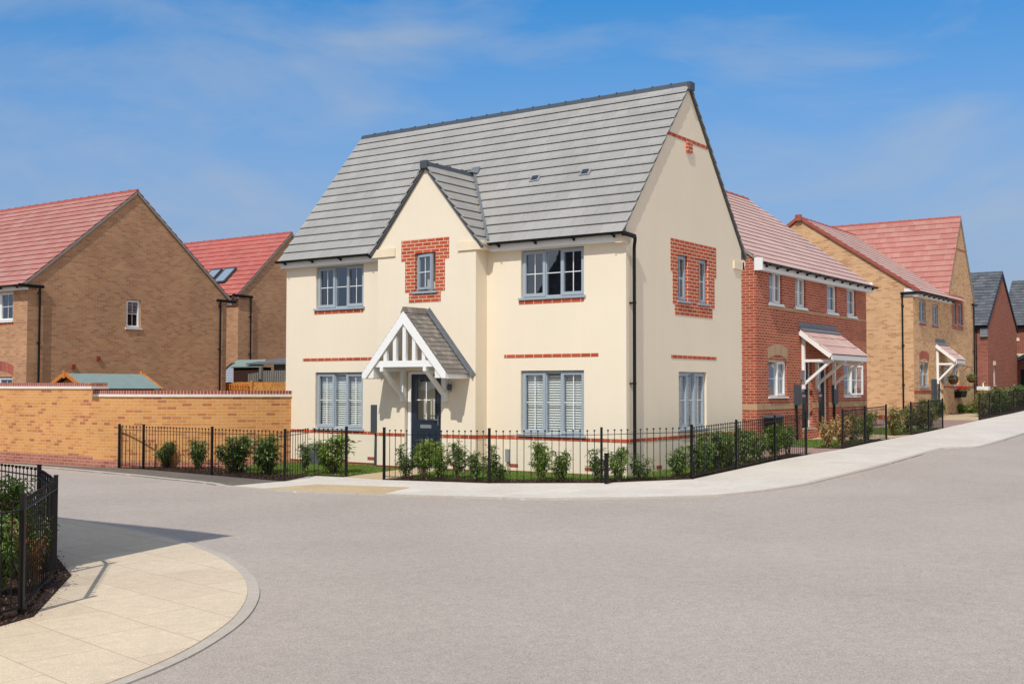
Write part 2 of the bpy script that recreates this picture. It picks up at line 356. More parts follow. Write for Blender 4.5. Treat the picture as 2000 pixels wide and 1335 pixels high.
def window(F, par, u0, u1, z0, z1, panels=(('c', 1),), mat='bluegrey', bar='white_upvc', rec=.07, sill=True,
           blind=False, curtain=False, room='room', cross=True, label=None, open_last=0, fw=.04, cw=.048, sillmat=None, n0=0):
    m = MB(); r = n0-rec
    F.box(m, u0, u0+fw, z0, z1, r-.07, r); F.box(m, u1-fw, u1, z0, z1, r-.07, r)
    F.box(m, u0+fw, u1-fw, z1-fw, z1, r-.068, r-.002); F.box(m, u0+fw, u1-fw, z0, z0+fw, r-.068, r-.002)
    tot = sum(w for _, w in panels); uu = u0+fw; W = (u1-u0-2*fw); xs = []
    for i, (k, w) in enumerate(panels):
        a = uu; uu += W*w/tot; xs.append((k, a, uu))
    for k, a, b in xs[:-1]: F.box(m, b-.02, b+.02, z0+fw, z1-fw, r-.066, r-.004)
    win = m.build('window', M[mat], par)
    if label: win['label'] = label
    cs = MB(); pn = MB(); br = MB(); a0, a1 = z0+fw, z1-fw
    for i, (k, a, b) in enumerate(xs):
        if i > 0: a += .02
        if i < len(xs)-1: b -= .02
        if open_last and i == len(xs)-1: continue
        if k == 'c':
            F.box(cs, a-.018, a+cw, a0-.016, a1+.016, r-.03, r+.022); F.box(cs, b-cw, b+.018, a0-.016, a1+.016, r-.03, r+.022)
            F.box(cs, a+cw, b-cw, a0-.016, a0+cw, r-.028, r+.020); F.box(cs, a+cw, b-cw, a1-cw, a1+.016, r-.028, r+.020)
            p0, p1, q0, q1 = a+cw, b-cw, a0+cw, a1-cw
        else: p0, p1, q0, q1 = a, b, a0, a1
        pn.face([F.P(p0, q0, r-.02), F.P(p1, q0, r-.02), F.P(p1, q1, r-.02), F.P(p0, q1, r-.02)], want=F.N)
        if bar:
            hm = q0+(q1-q0)*.5
            F.box(br, p0, p1, hm-.008, hm+.008, r-.018, r-.012)
            if k == 'c' and cross: F.box(br, (p0+p1)/2-.008, (p0+p1)/2+.008, q0, q1, r-.0175, r-.0115)
    if cs.f: cs.build('casement', M[mat], win)
    if pn.f: pn.build('window_pane', M['glass'], win)
    if br.f: br.build('glazing_bar', M[bar], win)
    if open_last:       # last casement stands open, hinged on its left side
        k, a, b = xs[-1]; an = open_last; h = F.P(a, 0, r+.02)
        D = F.U*cos(an) + F.N*sin(an); Nn = F.N*cos(an) - F.U*sin(an); G2 = Fr(h, D, Nn); w = b-a
        cs = MB(); G2.box(cs, 0, cw, a0, a1, -.045, .01); G2.box(cs, w-cw, w, a0, a1, -.045, .01)
        G2.box(cs, cw, w-cw, a0, a0+cw, -.043, .008); G2.box(cs, cw, w-cw, a1-cw, a1, -.043, .008)
        cs.build('casement', M[mat], win)
        pn = MB(); pn.face([G2.P(cw, a0+cw, -.02), G2.P(w-cw, a0+cw, -.02), G2.P(w-cw, a1-cw, -.02), G2.P(cw, a1-cw, -.02)], want=Nn)
        pn.build('window_pane', M['glass'], win)
        br = MB(); hm = (a0+a1)/2; G2.box(br, cw, w-cw, hm-.008, hm+.008, -.018, -.012); G2.box(br, w/2-.008, w/2+.008, a0+cw, a1-cw, -.0175, -.0115)
        br.build('glazing_bar', M[bar], win)
    if sill:
        s = MB(); F.box(s, u0-.045, u1+.045, z0-.045, z0-.002, r+.003, n0+.045); s.build('sill', M[sillmat or mat], win)
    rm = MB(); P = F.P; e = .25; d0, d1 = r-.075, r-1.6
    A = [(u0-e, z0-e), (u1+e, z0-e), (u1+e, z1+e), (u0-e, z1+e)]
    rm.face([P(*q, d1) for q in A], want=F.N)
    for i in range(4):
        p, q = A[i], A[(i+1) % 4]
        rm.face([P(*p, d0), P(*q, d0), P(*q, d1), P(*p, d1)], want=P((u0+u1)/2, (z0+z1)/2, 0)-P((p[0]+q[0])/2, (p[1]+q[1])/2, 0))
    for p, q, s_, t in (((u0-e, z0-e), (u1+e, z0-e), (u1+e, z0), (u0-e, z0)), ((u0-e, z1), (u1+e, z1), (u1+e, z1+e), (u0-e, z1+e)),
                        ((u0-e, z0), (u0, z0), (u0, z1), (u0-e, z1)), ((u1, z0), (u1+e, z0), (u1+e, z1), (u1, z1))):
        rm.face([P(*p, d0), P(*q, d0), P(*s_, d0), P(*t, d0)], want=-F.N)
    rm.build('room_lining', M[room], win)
    if blind:
        b = MB(); z = z0+.05; top = z1-.03
        F.box(b, u0+.05, u1-.05, top-.03, top, r-.13, r-.08)
        while z < top-.05:
            t = .0215
            b.face([P(u0+.05, z-t, r-.088), P(u1-.05, z-t, r-.088), P(u1-.05, z+t, r-.122), P(u0+.05, z+t, r-.122)])
            z += .0505
        n_ = max(2, int((u1-u0)/.35))
        for i in range(n_):
            u = u0+(i+.5)*(u1-u0)/n_; F.box(b, u-.002, u+.002, z0+.05, top, r-.127, r-.126)
        b.build('slatted_blind', M['blind'], win)
    if curtain:
        c = MB(); w = (u1-u0)
        for s0, s1 in ((u0-.02, u0+w*.3), (u1-w*.3, u1+.02)):
            k = 16; pr = None
            for i in range(k+1):
                u = s0+(s1-s0)*i/k; d = r-.16+.025*sin(i*2.3+u0); 
                if pr: c.face([P(pr[0], z0-.1, pr[1]), P(u, z0-.1, d), P(u, z1+.05, d), P(pr[0], z1+.05, pr[1])], want=F.N)
                pr = (u, d)
        c.build('curtain', M['curtain'], win)
    return win

def roof_slope(mb, A, U, Sd, ulen, slen, gauge, lip=.014, gap=.026, voff=0):
    A, U, Sd = V(A), V(U).normalized(), V(Sd).normalized(); Nn = U.cross(Sd)
    if Nn.z < 0: Nn = -Nn
    k = 0; s0 = 0.0
    while s0 < slen-.01:
        s1 = min(slen, s0+gauge+.055); h0, h1 = gap+lip, (lip if s1 < slen-1e-6 else lip+ gap*.3)
        P = lambda u, s_, h: A + U*u + Sd*s_ + Nn*h
        se = min(slen, s0+gauge)
        uvt = [(0, s0+.002), (ulen, s0+.002), (ulen, min(s1, s0+gauge-.001)), (0, min(s1, s0+gauge-.001))]
        uvt = [(u+voff*.0, v) for u, v in uvt]
        mb.face([P(0, s0, h0), P(ulen, s0, h0), P(ulen, s1, h1), P(0, s1, h1)], uv=uvt, want=Nn)
        mb.face([P(0, s0, h0-lip), P(ulen, s0, h0-lip), P(ulen, s0, h0), P(0, s0, h0)], uv=[(0, s0+.01), (ulen, s0+.01), (ulen, s0+.02), (0, s0+.02)], want=-Sd)
        mb.face([P(0, s0, h0-lip), P(ulen, s0, h0-lip), P(ulen, s1, h1-lip), P(0, s1, h1-lip)], uv=uvt, want=-Nn)
        for u, w in ((0, -U), (ulen, U)):
            mb.face([P(u, s0, h0-lip), P(u, s1, h1-lip-.012), P(u, s1, h1), P(u, s0, h0)], uv=[(u+.1, s0+.01), (u+.1, se), (u+.14, se), (u+.14, s0+.02)], want=w)
        s0 += gauge; k += 1

def ridge_line(par, A, B, mat, k=1.2, w=.112, seg=.45, name='ridge_tile', clip=True, up=.0):
    A, B = V(A), V(B); d = (B-A); Ln = d.length; d.normalize(); r = d.cross(V((0, 0, 1))).normalized()
    m = MB(); n = max(1, round(Ln/seg)); g = Ln/n
    th = math.atan(k); cw, ch = w*cos(th), w*sin(th)
    for i in range(n):
        p, q = A+d*(i*g+.002), A+d*((i+1)*g-.002); z = V((0, 0, up + .002*(i % 2)))
        out = [(-cw, -ch+.02), (-cw*.2, .055), (cw*.2, .055), (cw, -ch+.02)]
        inn = [(-cw+.012, -ch+.015), (0, .035), (cw-.012, -ch+.015)]
        for a, b in zip(out, out[1:]):
            f = [p+r*a[0]+V((0, 0, a[1]))+z, q+r*a[0]+V((0, 0, a[1]))+z, q+r*b[0]+V((0, 0, b[1]))+z, p+r*b[0]+V((0, 0, b[1]))+z]
            m.face(f, want=sum(f, V((0, 0, 0)))/4 - (p+q)/2 + V((0, 0, .1)))
        for e, s_ in ((p, -d), (q, d)):
            m.face([e+r*a[0]+V((0, 0, a[1]))+z for a in out], want=s_)
        if clip and i: m.bar(p-d*.012+r*(-cw*.35)+V((0, 0, .062)), p-d*.012+r*(cw*.35)+V((0, 0, .062)), .03, .02)
    return m.build(name, mat, par)

def gutter(par, F, u0, u1, z, n, brk=.9, mat='black', r=.056):
    m = MB(); k = 7
    for i in range(k):
        a, b = pi*i/k, pi*(i+1)/k
        pa, pb = (n - r*cos(a), z - r*sin(a)), (n - r*cos(b), z - r*sin(b))
        f = [F.P(u0, pa[1], pa[0]), F.P(u1, pa[1], pa[0]), F.P(u1, pb[1], pb[0]), F.P(u0, pb[1], pb[0])]
        m.face(f, want=sum(f, V((0, 0, 0)))/4 - F.P((u0+u1)/2, z, n))
        f2 = [F.P(u0, pa[1]+.003, n+(pa[0]-n)*.94), F.P(u1, pa[1]+.003, n+(pa[0]-n)*.94), F.P(u1, pb[1]+.003, n+(pb[0]-n)*.94), F.P(u0, pb[1]+.003, n+(pb[0]-n)*.94)]
        m.face(f2, want=F.P((u0+u1)/2, z+.02, n)-sum(f2, V((0, 0, 0)))/4)
    for u in (u0, u1):
        m.face([F.P(u, z - r*sin(pi*i/k), n - r*cos(pi*i/k)) for i in range(k+1)], want=F.U*(1 if u == u1 else -1))
    c = max(1, int((u1-u0)/brk))
    for i in range(c+1):
        u = u0+.25+i*((u1-u0-.5)/max(1, c))
        F.box(m, u-.012, u+.012, z-r-.012, z+.004, n-r-.04, n+r+.006)
        F.box(m, u-.012, u+.012, z-r-.045, z-r-.012, n-r-.05, n-r+.02)
    return m.build('gutter', M[mat], par)

def downpipe(par, F, u, z0, z1, n=.075, r=.034, gut=None):
    m = MB(); pts = [F.P(u, z0, n), F.P(u, z1, n)]
    if gut: pts += [F.P(gut[0]*.15+u*.85, z1+.06, n*.8+gut[2]*.2), F.P(gut[0], gut[1]-.06, gut[2]), F.P(gut[0], gut[1], gut[2])]
    m.tube(pts, r, 10)
    z = z0+.3
    while z < z1:
        m.tube([F.P(u, z-.02, n), F.P(u, z+.02, n)], r*1.18, 10); F.box(m, u-.055, u+.055, z-.012, z+.012, 0, n)
        z += 1.55
    return m.build('downpipe', M['black'], par)
SKY_TINT, HAZE, CLOUD, FILLCLOUD, HAZE_TOP = (.02, .74, 1.20, 1), (2.95, 3.2, 4.2), (3.4, 3.9, 4.6), (8.0, 7.3, 6.4), .43
SKY_STR, SUN_STR, EXPO = .12, 3.2, .08
# ------------------------------------------------------------------ generic gabled shell
class Shell:
    def __init__(s, axis, a0, a1, b0, b1, zr, k, ov=.22, va=.06):
        s.T = (lambda a, b, z=0: V((a, b, z))) if axis == 'x' else (lambda a, b, z=0: V((-b, a, z)))
        s.a0, s.a1, s.b0, s.b1, s.zr, s.k, s.ov, s.va = a0, a1, b0, b1, zr, k, ov, va
        s.bm = (b0+b1)/2; T = s.T; A = T(1, 0)-T(0, 0); B = T(0, 1)-T(0, 0); s.A, s.B = A, B
        s.front = Fr(T(0, b0), A, -B); s.back = Fr(T(0, b1), A, B)
        s.right = Fr(T(a1, 0), B, A); s.left = Fr(T(a0, 0), B, -A)
        s.ze = zr - k*(s.bm-b0)
    def gable(s, z0, drop=.05):
        return [(s.b0, z0), (s.b1, z0), (s.b1, s.ze-drop), (s.bm, s.zr-drop), (s.b0, s.ze-drop)]
    def rect(s, z0, drop=.05): return [(s.a0, z0), (s.a1, z0), (s.a1, s.ze-drop), (s.a0, s.ze-drop)]
    def roof(s, par, mat, gauge=.29, ridge='ridge', name='roof', rk=True, lip=.014, gap=.032, cut=None):
        m = MB(); th = math.atan(s.k); T = s.T
        sl = (s.bm-s.b0+s.ov)/cos(th); zE = s.zr - s.k*(s.bm-s.b0+s.ov)
        n = max(1, round(sl/gauge)); g = sl/n
        up = s.B*cos(th)+V((0, 0, sin(th)))
        roof_slope(m, T(s.a0-s.va, s.b0-s.ov, zE), s.A, up, s.a1-s.a0+2*s.va, sl, g, lip, gap)
        up = -s.B*cos(th)+V((0, 0, sin(th)))
        roof_slope(m, T(s.a0-s.va, s.b1+s.ov, zE), s.A, up, s.a1-s.a0+2*s.va, sl, g, lip, gap)
        r = m.build(name, mat, par)
        if rk: ridge_line(r, T(s.a0-s.va, s.bm, s.zr+.02), T(s.a1+s.va, s.bm, s.zr+.02), M[ridge], s.k)
        return r
    def verge(s, par, sides=('right',), w=.05, mat='verge', h=.055):
        th = math.atan(s.k)
        for sd in sides:
            a = s.a1+.002 if sd == 'right' else s.a0-.002; sg = 1 if sd == 'right' else -1
            for b in (s.b0-s.ov+.03, s.b1+s.ov-.03):
                p = s.T(a+sg*w/2, b, s.zr-s.k*abs(b-s.bm)-h/2/cos(th)-.004); q = s.T(a+sg*w/2, s.bm, s.zr-h/2/cos(th)-.004)
                m = MB(); m.bar(p, q, w-.004, h); m.build('verge_strip', M[mat], par)
    def fascia(s, par, side='front', z0=None, z1=None, out=.15, a0=None, a1=None, mat='soffit'):
        F = s.front if side == 'front' else s.back; m = MB()
        a0 = s.a0-.03 if a0 is None else a0; a1 = s.a1+.03 if a1 is None else a1
        F.box(m, a0, a1, z0, z1, out-.02, out); F.box(m, a0, a1, z0+.004, z0+.016, .002, out-.02)
        for u in (a0, a1-.018): F.box(m, u, u+.018, z0+.016, z1+.0, .002, out-.022)
        return m.build('fascia_board', M[mat], par)

def band(par, F, u0, u1, z, h=.065, mat='trim', n=.008, name='brick_string_course'):
    m = MB(); P = F.P
    def q(pts, uv, w): m.face(pts, uv=uv, want=w)
    q([P(u0, z, n), P(u1, z, n), P(u1, z+h, n), P(u0, z+h, n)], [(u0, .005), (u1, .005), (u1, .07), (u0, .07)], F.N)
    q([P(u0, z, 0), P(u1, z, 0), P(u1, z, n), P(u0, z, n)], [(u0, .01), (u1, .01), (u1, .02), (u0, .02)], (0, 0, -1))
    q([P(u0, z+h, 0), P(u1, z+h, 0), P(u1, z+h, n), P(u0, z+h, n)], [(u0, .01), (u1, .01), (u1, .02), (u0, .02)], (0, 0, 1))
    for u, w in ((u0, -F.U), (u1, F.U)):
        q([P(u, z, 0), P(u, z+h, 0), P(u, z+h, n), P(u, z, n)], [(u, .01), (u, .06), (u+.01, .06), (u+.01, .01)], w)
    return m.build(name, M[mat], par)

def trim_panel(par, F, steps, holes, n=.008, mat='trim'):
    """stepped brick surround: steps = (u0,u1,z0,z1); holes cut out"""
    m = MB()
    for (a, b, c, d) in steps:
        cells_u = sorted({a, b} | {x for h in holes for x in h[:2] if a < x < b}); cells_z = sorted({c, d} | {x for h in holes for x in h[2:] if c < x < d})
        for i in range(len(cells_u)-1):
            for j in range(len(cells_z)-1):
                x0, x1, y0, y1 = cells_u[i], cells_u[i+1], cells_z[j], cells_z[j+1]
                cx, cy = (x0+x1)/2, (y0+y1)/2
                if any(h[0] < cx < h[1] and h[2] < cy < h[3] for h in holes): continue
                F.box(m, x0, x1, y0, y1, .0005, n)
    for (a, b, c, d) in holes:      # brick reveals
        for p, q in (((a, c), (b, c)), ((b, c), (b, d)), ((b, d), (a, d)), ((a, d), (a, c))):
            mid = F.P((a+b)/2, (c+d)/2) - F.P((p[0]+q[0])/2, (p[1]+q[1])/2); mm = mid.normalized()*.002
            m.face([F.P(*p, n)+mm, F.P(*q, n)+mm, F.P(*q, -.09)+mm, F.P(*p, -.09)+mm], want=mid)
    return m.build('brick_surround', M[mat], par)

W3 = (('c', .52), ('f', .36), ('c', .52))

# ================================================================== the cream corner house
def main_house():
    H = thing('rendered_house', 'cream rendered corner house with steep grey tiled roof, front gable and white pitched porch', 'house', (-4.6, 2.6, 0))
    s = Shell('x', -9.26, 0, 0, 5.35, 8.14, 1.2, .22, .06)
    W = {'UL': (-8.28, -6.79, 3.54, 4.51), 'LL': (-8.28, -6.79, .78, 2.06), 'UR': (-2.46, -.95, 3.54, 4.51), 'LR': (-2.46, -.95, .78, 2.06)}
    SW = {'s1': (2.15, 2.63, 3.53, 4.49), 's2': (3.13, 3.59, 3.53, 4.49), 'sg': (2.19, 3.50, .86, 2.05)}
    z0 = .02
    m = MB()
    wall(m, s.front, [(s.a0, z0), (s.a1, z0), (s.a1, s.ze-.05), (s.a0, s.ze-.05)], list(W.values()))
    wall(m, s.right, s.gable(z0), list(SW.values()))
    wall(m, s.left, s.gable(z0)); wall(m, s.back, s.rect(z0))
    # the projecting gabled bay
    B0, B1, by = -6.01, -3.32, -.39
    BF = Fr((0, by, 0), (1, 0, 0), (0, -1, 0))
    bc = -4.655; bz = 6.46; bk = 1.2; bh = 1.50
    bw = (-4.95, -4.38, 3.76, 4.58); door = (-5.22, -4.22, z0, 2.07)
    ol = [(B0, z0), (door[0], z0), (door[0], door[3]), (door[1], door[3]), (door[1], z0), (B1, z0), (B1, 4.56), (bc+bh, 4.56), (bc+bh, bz-bk*bh-.05), (bc, bz-.05), (bc-bh, bz-bk*bh-.05), (bc-bh, 4.56), (B0, 4.56)]
    wall(m, BF, ol, [bw])
    for x, nn in ((B0, -1), (B1, 1)):
        m.face([(x, by, z0), (x, 0, z0), (x, 0, 4.56), (x, by, 4.56)], want=(nn, 0, 0))
    for x0, x1, sx in ((bc-bh, B0, -1), (B1, bc+bh, 1)):
        m.face([(x0, by, 4.56), (x1, by, 4.56), (x1, 0, 4.56), (x0, 0, 4.56)], want=(0, 0, -1))
    m.face([(bc+bh, by, 4.56), (bc+bh, 0, 4.56), (bc+bh, 0, bz-bk*bh-.05), (bc+bh, by, bz-bk*bh-.05)], want=(1, 0, 0))
    m.face([(bc-bh, by, 4.56), (bc-bh, 0, 4.56), (bc-bh, 0, bz-bk*bh-.05), (bc-bh, by, bz-bk*bh-.05)], want=(-1, 0, 0))
    # door reveal
    for (x0, zz0, x1, zz1, w) in ((door[0], z0, door[0], door[3], (1, 0, 0)), (door[1], z0, door[1], door[3], (-1, 0, 0)), (door[0], door[3], door[1], door[3], (0, 0, -1))):
        m.face([(x0, by, zz0), (x1, by, zz1), (x1, by+.22, zz1), (x0, by+.22, zz0)], want=w)
    m.build('rendered_wall', M['render'], H)
    # brick plinth
    m = MB(); e = .008
    for F, u0, u1 in ((s.front, s.a0, B0), (s.front, B1, 0), (s.right, 0, 5.35), (s.left, 0, 5.35), (s.back, -9.26, 0), (BF, B0, door[0]), (BF, door[1], B1)):
        m.face([F.P(u0, -.7, -e), F.P(u1, -.7, -e), F.P(u1, z0+.001, -e), F.P(u0, z0+.001, -e)], want=F.N)
    for x, nn in ((B0+e, -1), (B1-e, 1)): m.face([(x, by+e, -.7), (x, 0, -.7), (x, 0, z0), (x, by+e, z0)], want=(nn, 0, 0))
    m.build('brick_plinth', M['red'], H)
    # bell drip at the foot of the render
    for F, u0, u1 in ((s.front, s.a0, B0), (s.front, B1, 0), (s.right, 0, 5.35), (BF, B0, door[0]), (BF, door[1], B1)):
        m = MB(); F.box(m, u0, u1, z0-.006, z0+.012, -.004, .010); m.build('drip_bead', M['redridge'], H)
    # windows
    for k, (a, b, c, d) in W.items():
        low = k in ('LL', 'LR')
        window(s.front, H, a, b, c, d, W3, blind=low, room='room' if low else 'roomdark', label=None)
        m = None
    for k in ('UL', 'UR'):
        a, b, c, d = W[k]; band(H, s.front, a-.045, b+.0, c-.128, .075, name='brick_sill_course')
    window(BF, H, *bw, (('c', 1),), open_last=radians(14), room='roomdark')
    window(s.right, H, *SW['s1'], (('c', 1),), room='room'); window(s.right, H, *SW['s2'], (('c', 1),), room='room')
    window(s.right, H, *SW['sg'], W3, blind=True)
    # brick dressings
    trim_panel(H, BF, [(-5.33, -4.02, 4.425, 4.88), (-5.22, -4.13, 3.75, 4.425), (-5.11, -4.24, 3.525, 3.75)], [bw])
    trim_panel(H, s.right, [(1.84, 4.0, 4.125, 4.80), (1.93, 3.91, 3.45, 4.125), (2.02, 3.80, 3.225, 3.45)], [SW['s1'], SW['s2']])
    band(H, s.front, -2.87, -.62, 2.325, .068); band(H, s.front, -8.69, B0-.001, 2.325, .068); band(H, s.right, 1.86, 3.99, 2.325, .068)
    for F, a, b in ((s.front, -9.26, B0), (s.front, B1, .008), (s.right, 0, 5.35), (BF, B0-.008, door[0]-.0), (BF, door[1]+.0, B1+.008)):
        band(H, F, a, b, .668, .068, name='brick_dado_course')
    band(H, Fr((B1, 0, 0), (0, 1, 0), (1, 0, 0)), by, -.001, .668, .068, name='brick_dado_course')
    zt = 6.915; hb = (8.14-.03-zt)/1.2
    band(H, s.right, 2.675-hb+.08, 2.675+hb-.08, zt, .075, name='brick_gable_band')
    m = MB(); s.right.box(m, 2.56, 2.79, zt-.225, zt, .0005, .05); m.build('brick_pendant', M['trim'], H)
    # corbel stones
    m = MB(); BF.box(m, bc-bh-.01, -5.50, 4.555, 4.735, .001, .035); m.build('corbel', M['stone'], H)
    m = MB(); BF.box(m, -3.78, bc+bh+.012, 4.555, 4.735, .001, .035); m.box(bc+bh-.03, bc+bh+.03, by-.0, by+.3, 4.557, 4.733); m.build('corbel', M['stone'], H)
    m = MB(); s.right.box(m, 4.90, 5.42, 4.42, 4.60, .001, .04); m.box(-.25, .04, 5.352, 5.42, 4.422, 4.598); m.build('corbel', M['stone'], H)
    m = MB(); s.right.box(m, -.17, .0, 4.50, 4.695, -.14, .004); m.build('eave_block', M['render'], H)
    # air bricks
    for F, u in ((s.front, -2.74), (s.front, -.93), (s.front, -6.63), (BF, -3.95), (s.right, 1.2), (s.right, 3.9)):
        m = MB(); F.box(m, u, u+.215, .10, .165, .0005, .009)
        for i in range(9): F.box(m, u+.012+i*.022, u+.022+i*.022, .112, .153, .009, .0105)
        m.build('air_brick', M['redridge'], H)
    # roofs
    r = s.roof(H, M['greytile'], .288, 'ridge', lip=.012, gap=.036); r['label'] = 'steep pale grey flat tiled main roof'
    s.verge(H, ('right', 'left'), .034, 'ridge', .036)
    m = MB(); F = s.right      # block end of the ridge
    m.bar(F.P(2.675, 8.10, .03), F.P(2.675, 8.10, .11), .21, .17); m.build('ridge_end_cap', M['ridge'], H)
    bs = Shell('y', by, 1.35, 4.655-bh+.0, 4.655+bh, bz, bk, .03, .0)
    bs2 = Shell('y', by-.07, 1.32, -bc-bh, -bc+bh, bz, bk, .04, 0)
    rb = bs2.roof(H, M['greytile'], .27, 'ridge', 'gable_roof'); 
    th = math.atan(bk)
    for sx in (-1, 1):
        mv = MB(); mv.bar((bc+sx*(bh+.02), by-.035, bz-bk*(bh+.02)-.045), (bc, by-.035, bz-.045), .045, .036); mv.build('verge_strip', M['ridge'], H)
    m = MB(); m.bar((bc, by-.095, bz-.0), (bc, by-.045, bz-.0), .19, .165); m.build('ridge_end_cap', M['ridge'], H)
    m = MB()      # lead valleys and saddle: the line where the small roof dies into the big one
    Fz = lambda y: 8.14 - 1.2*(2.675-y)
    for sx in (-1, 1):
        prv = None
        for t in range(9):
            q = t/8; z = 6.44*(1-q) + 4.68*q; x = bc + sx*(bz-z)/bk; y = 2.675-(8.14-z)/1.2
            p = V((x+sx*.05, y-.03, z+.075))
            if prv: m.bar(prv, p, .05, .02, up=(sx*.5, -.5, .7))
            prv = p
    m.face([(bc-.15, 1.25, 6.52), (bc+.15, 1.25, 6.52), (bc+.11, 1.40, 6.70), (bc-.11, 1.40, 6.70)], want=(0, -1, 1))
    m.face([(bc-.15, 1.25, 6.52), (bc+.15, 1.25, 6.52), (bc, 1.08, 6.54)], want=(0, -1, 1))
    m.build('lead_valley', M['lead'], H)
    # roof vents
    for x in (-2.78, -1.52):
        y = 1.02; z = Fz(y); d = V((0, cos(th), sin(th))); nn = V((0, -sin(th), cos(th))); c = V((x, y, z))
        m = MB(); m.bar(c-d*.09+nn*.045, c+d*.09+nn*.045, .24, .02, up=nn); v = m.build('vent_tile', M['greybox'], H)
        m = MB(); m.bar(c-d*.055+nn*.066, c+d*.055+nn*.066, .15, .012, up=nn)
        for i in range(5): m.bar(c+d*(-.05+i*.025)+nn*.074, c+d*(-.045+i*.025)+nn*.074, .14, .006, up=nn)
        m.build('vent_grille', M['meter'], v)
    # fascia, gutter, downpipe
    s.fascia(H, 'front', 4.525, 4.68, .17, -9.29, B0-.02); s.fascia(H, 'front', 4.525, 4.68, .17, bc+bh+.01, -.141)
    s.fascia(H, 'back', 4.50, 4.64, .15)
    gutter(H, s.front, -9.36, bc-bh-.02, 4.685, .255, r=.048); gutter(H, s.front, bc+bh+.03, .10, 4.685, .255, r=.048)
    m = MB(); m.tube([(.06, -.26, 4.65), (.12, -.2, 4.645), (.12, .12, 4.63)], .045, 10); m.build('gutter', M['black'], H)
    downpipe(H, s.right, .17, -.05, 4.40, .085, .034, gut=(.15, 4.62, .115))
    # little grey boxes
    m = MB(); s.front.box(m, -2.80, -2.72, .20, .46, .001, .07); m.tube([(-2.76, -.035, .2), (-2.76, -.035, -.08)], .008, 6); m.build('cable_box', M['greybox'], H)
    m = MB(); s.front.box(m, -6.37, -6.20, .70, 1.33, .05, .20); mb_ = m.build('meter_box', M['meter'], H)
    m = MB(); m.tube([(-6.28, -.12, .70), (-6.30, -.12, -.15)], .032, 10); m.build('conduit', M['meter'], mb_)
    # ------------- door
    m = MB(); DF = BF
    a, b, c, d = -5.20, -4.22, z0, 2.06
    DF.box(m, a, a+.085, c, d, -.16, -.08); DF.box(m, b-.07, b, c, d, -.16, -.08); DF.box(m, a+.085, b-.07, d-.06, d, -.159, -.081)
    fr = m.build('door_frame', M['white_upvc'], H)
    l0, l1 = a+.09, b-.075; g = (l0+.16, l1-.16, 1.03, 1.84)
    m = MB(); wall(m, DF, [(l0, c+.02), (l1, c+.02), (l1, d-.065), (l0, d-.065)], [g], depth=.03, n=-.095)
    for q in ((l0+.12, (l0+l1)/2-.04), ((l0+l1)/2+.04, l1-.12)):
        DF.box(m, q[0], q[1], .16, .66, -.096, -.088); DF.box(m, q[0]+.04, q[1]-.04, .20, .62, -.09, -.082)
    DF.box(m, g[0]-.03, g[1]+.03, g[2]-.035, g[2], -.096, -.083); DF.box(m, g[0]-.03, g[1]+.03, g[3], g[3]+.03, -.096, -.083)
    DF.box(m, g[0]-.03, g[0], g[2], g[3], -.096, -.083); DF.box(m, g[1], g[1]+.03, g[2], g[3], -.096, -.083)
    dr = m.build('front_door', M['navy'], H)
    m = MB(); m.face([DF.P(g[0], g[2], -.105), DF.P(g[1], g[2], -.105), DF.P(g[1], g[3], -.105), DF.P(g[0], g[3], -.105)], want=DF.N); m.build('door_pane', M['glass'], dr)
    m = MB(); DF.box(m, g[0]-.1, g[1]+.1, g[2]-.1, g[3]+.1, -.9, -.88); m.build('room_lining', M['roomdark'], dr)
    m = MB(); gm = (g[0]+g[1])/2; DF.box(m, gm-.011, gm+.011, g[2], g[3], -.103, -.095); DF.box(m, g[0], gm-.011, 1.44, 1.46, -.103, -.0955); DF.box(m, gm+.011, g[1], 1.44, 1.46, -.103, -.0955); m.build('glazing_bar', M['white_upvc'], dr)
    m = MB(); DF.box(m, gm-.15, gm+.15, .85, .925, -.094, -.082); DF.box(m, gm-.125, gm+.125, .862, .912, -.082, -.078); m.build('letter_box', M['steel'], dr)
    m = MB(); m.bar(DF.P(l1-.05, .92, -.06), DF.P(l1-.05, 1.12, -.06), .028, .012); m.bar(DF.P(l1-.05, 1.04, -.045), DF.P(l1-.16, 1.04, -.045), .018, .018); m.bar(DF.P(l1-.05, 1.04, -.09), DF.P(l1-.05, 1.04, -.04), .018, .018); m.build('door_handle', M['steel'], dr)
    m = MB(); DF.box(m, door[0], door[1], -.4, z0, -.16, .03); m.build('doorstep', M['kerb'], H)
    # ------------- porch
    pc = -4.625; ph = 1.13; pz = 3.30; yf = by-.76; pk = 1.13
    ps = Shell('y', yf+.02, by-.001, -pc-ph, -pc+ph, pz, pk, .03, 0)
    P = ps.roof(H, M['porchtile'], .125, 'ridge', 'porch_roof', rk=False, lip=.010, gap=.014)
    P['label'] = 'small grey brown tiled porch roof'
    ridge_line(P, (pc, yf+.0, pz+.03), (pc, by, pz+.03), M['porchtile'], pk, .12, .4, clip=False)
    m = MB(); ln = ph+.1
    for sx in (-1, 1):
        nn = V((sx*sin(math.atan(pk)), 0, cos(math.atan(pk))))
        p, q = V((pc+sx*ln, by-.006, pz-pk*ln)), V((pc, by-.006, pz))
        m.bar(p+nn*.065, q+nn*.065+V((0, 0, .03)), .014, .10, up=nn)
        m.bar(p+nn*.045+V((0, -.04, 0)), q+nn*.045+V((0, -.04, .03)), .075, .008, up=nn)
    m.build('lead_flashing', M['lead'], P)
    bw_ = .17
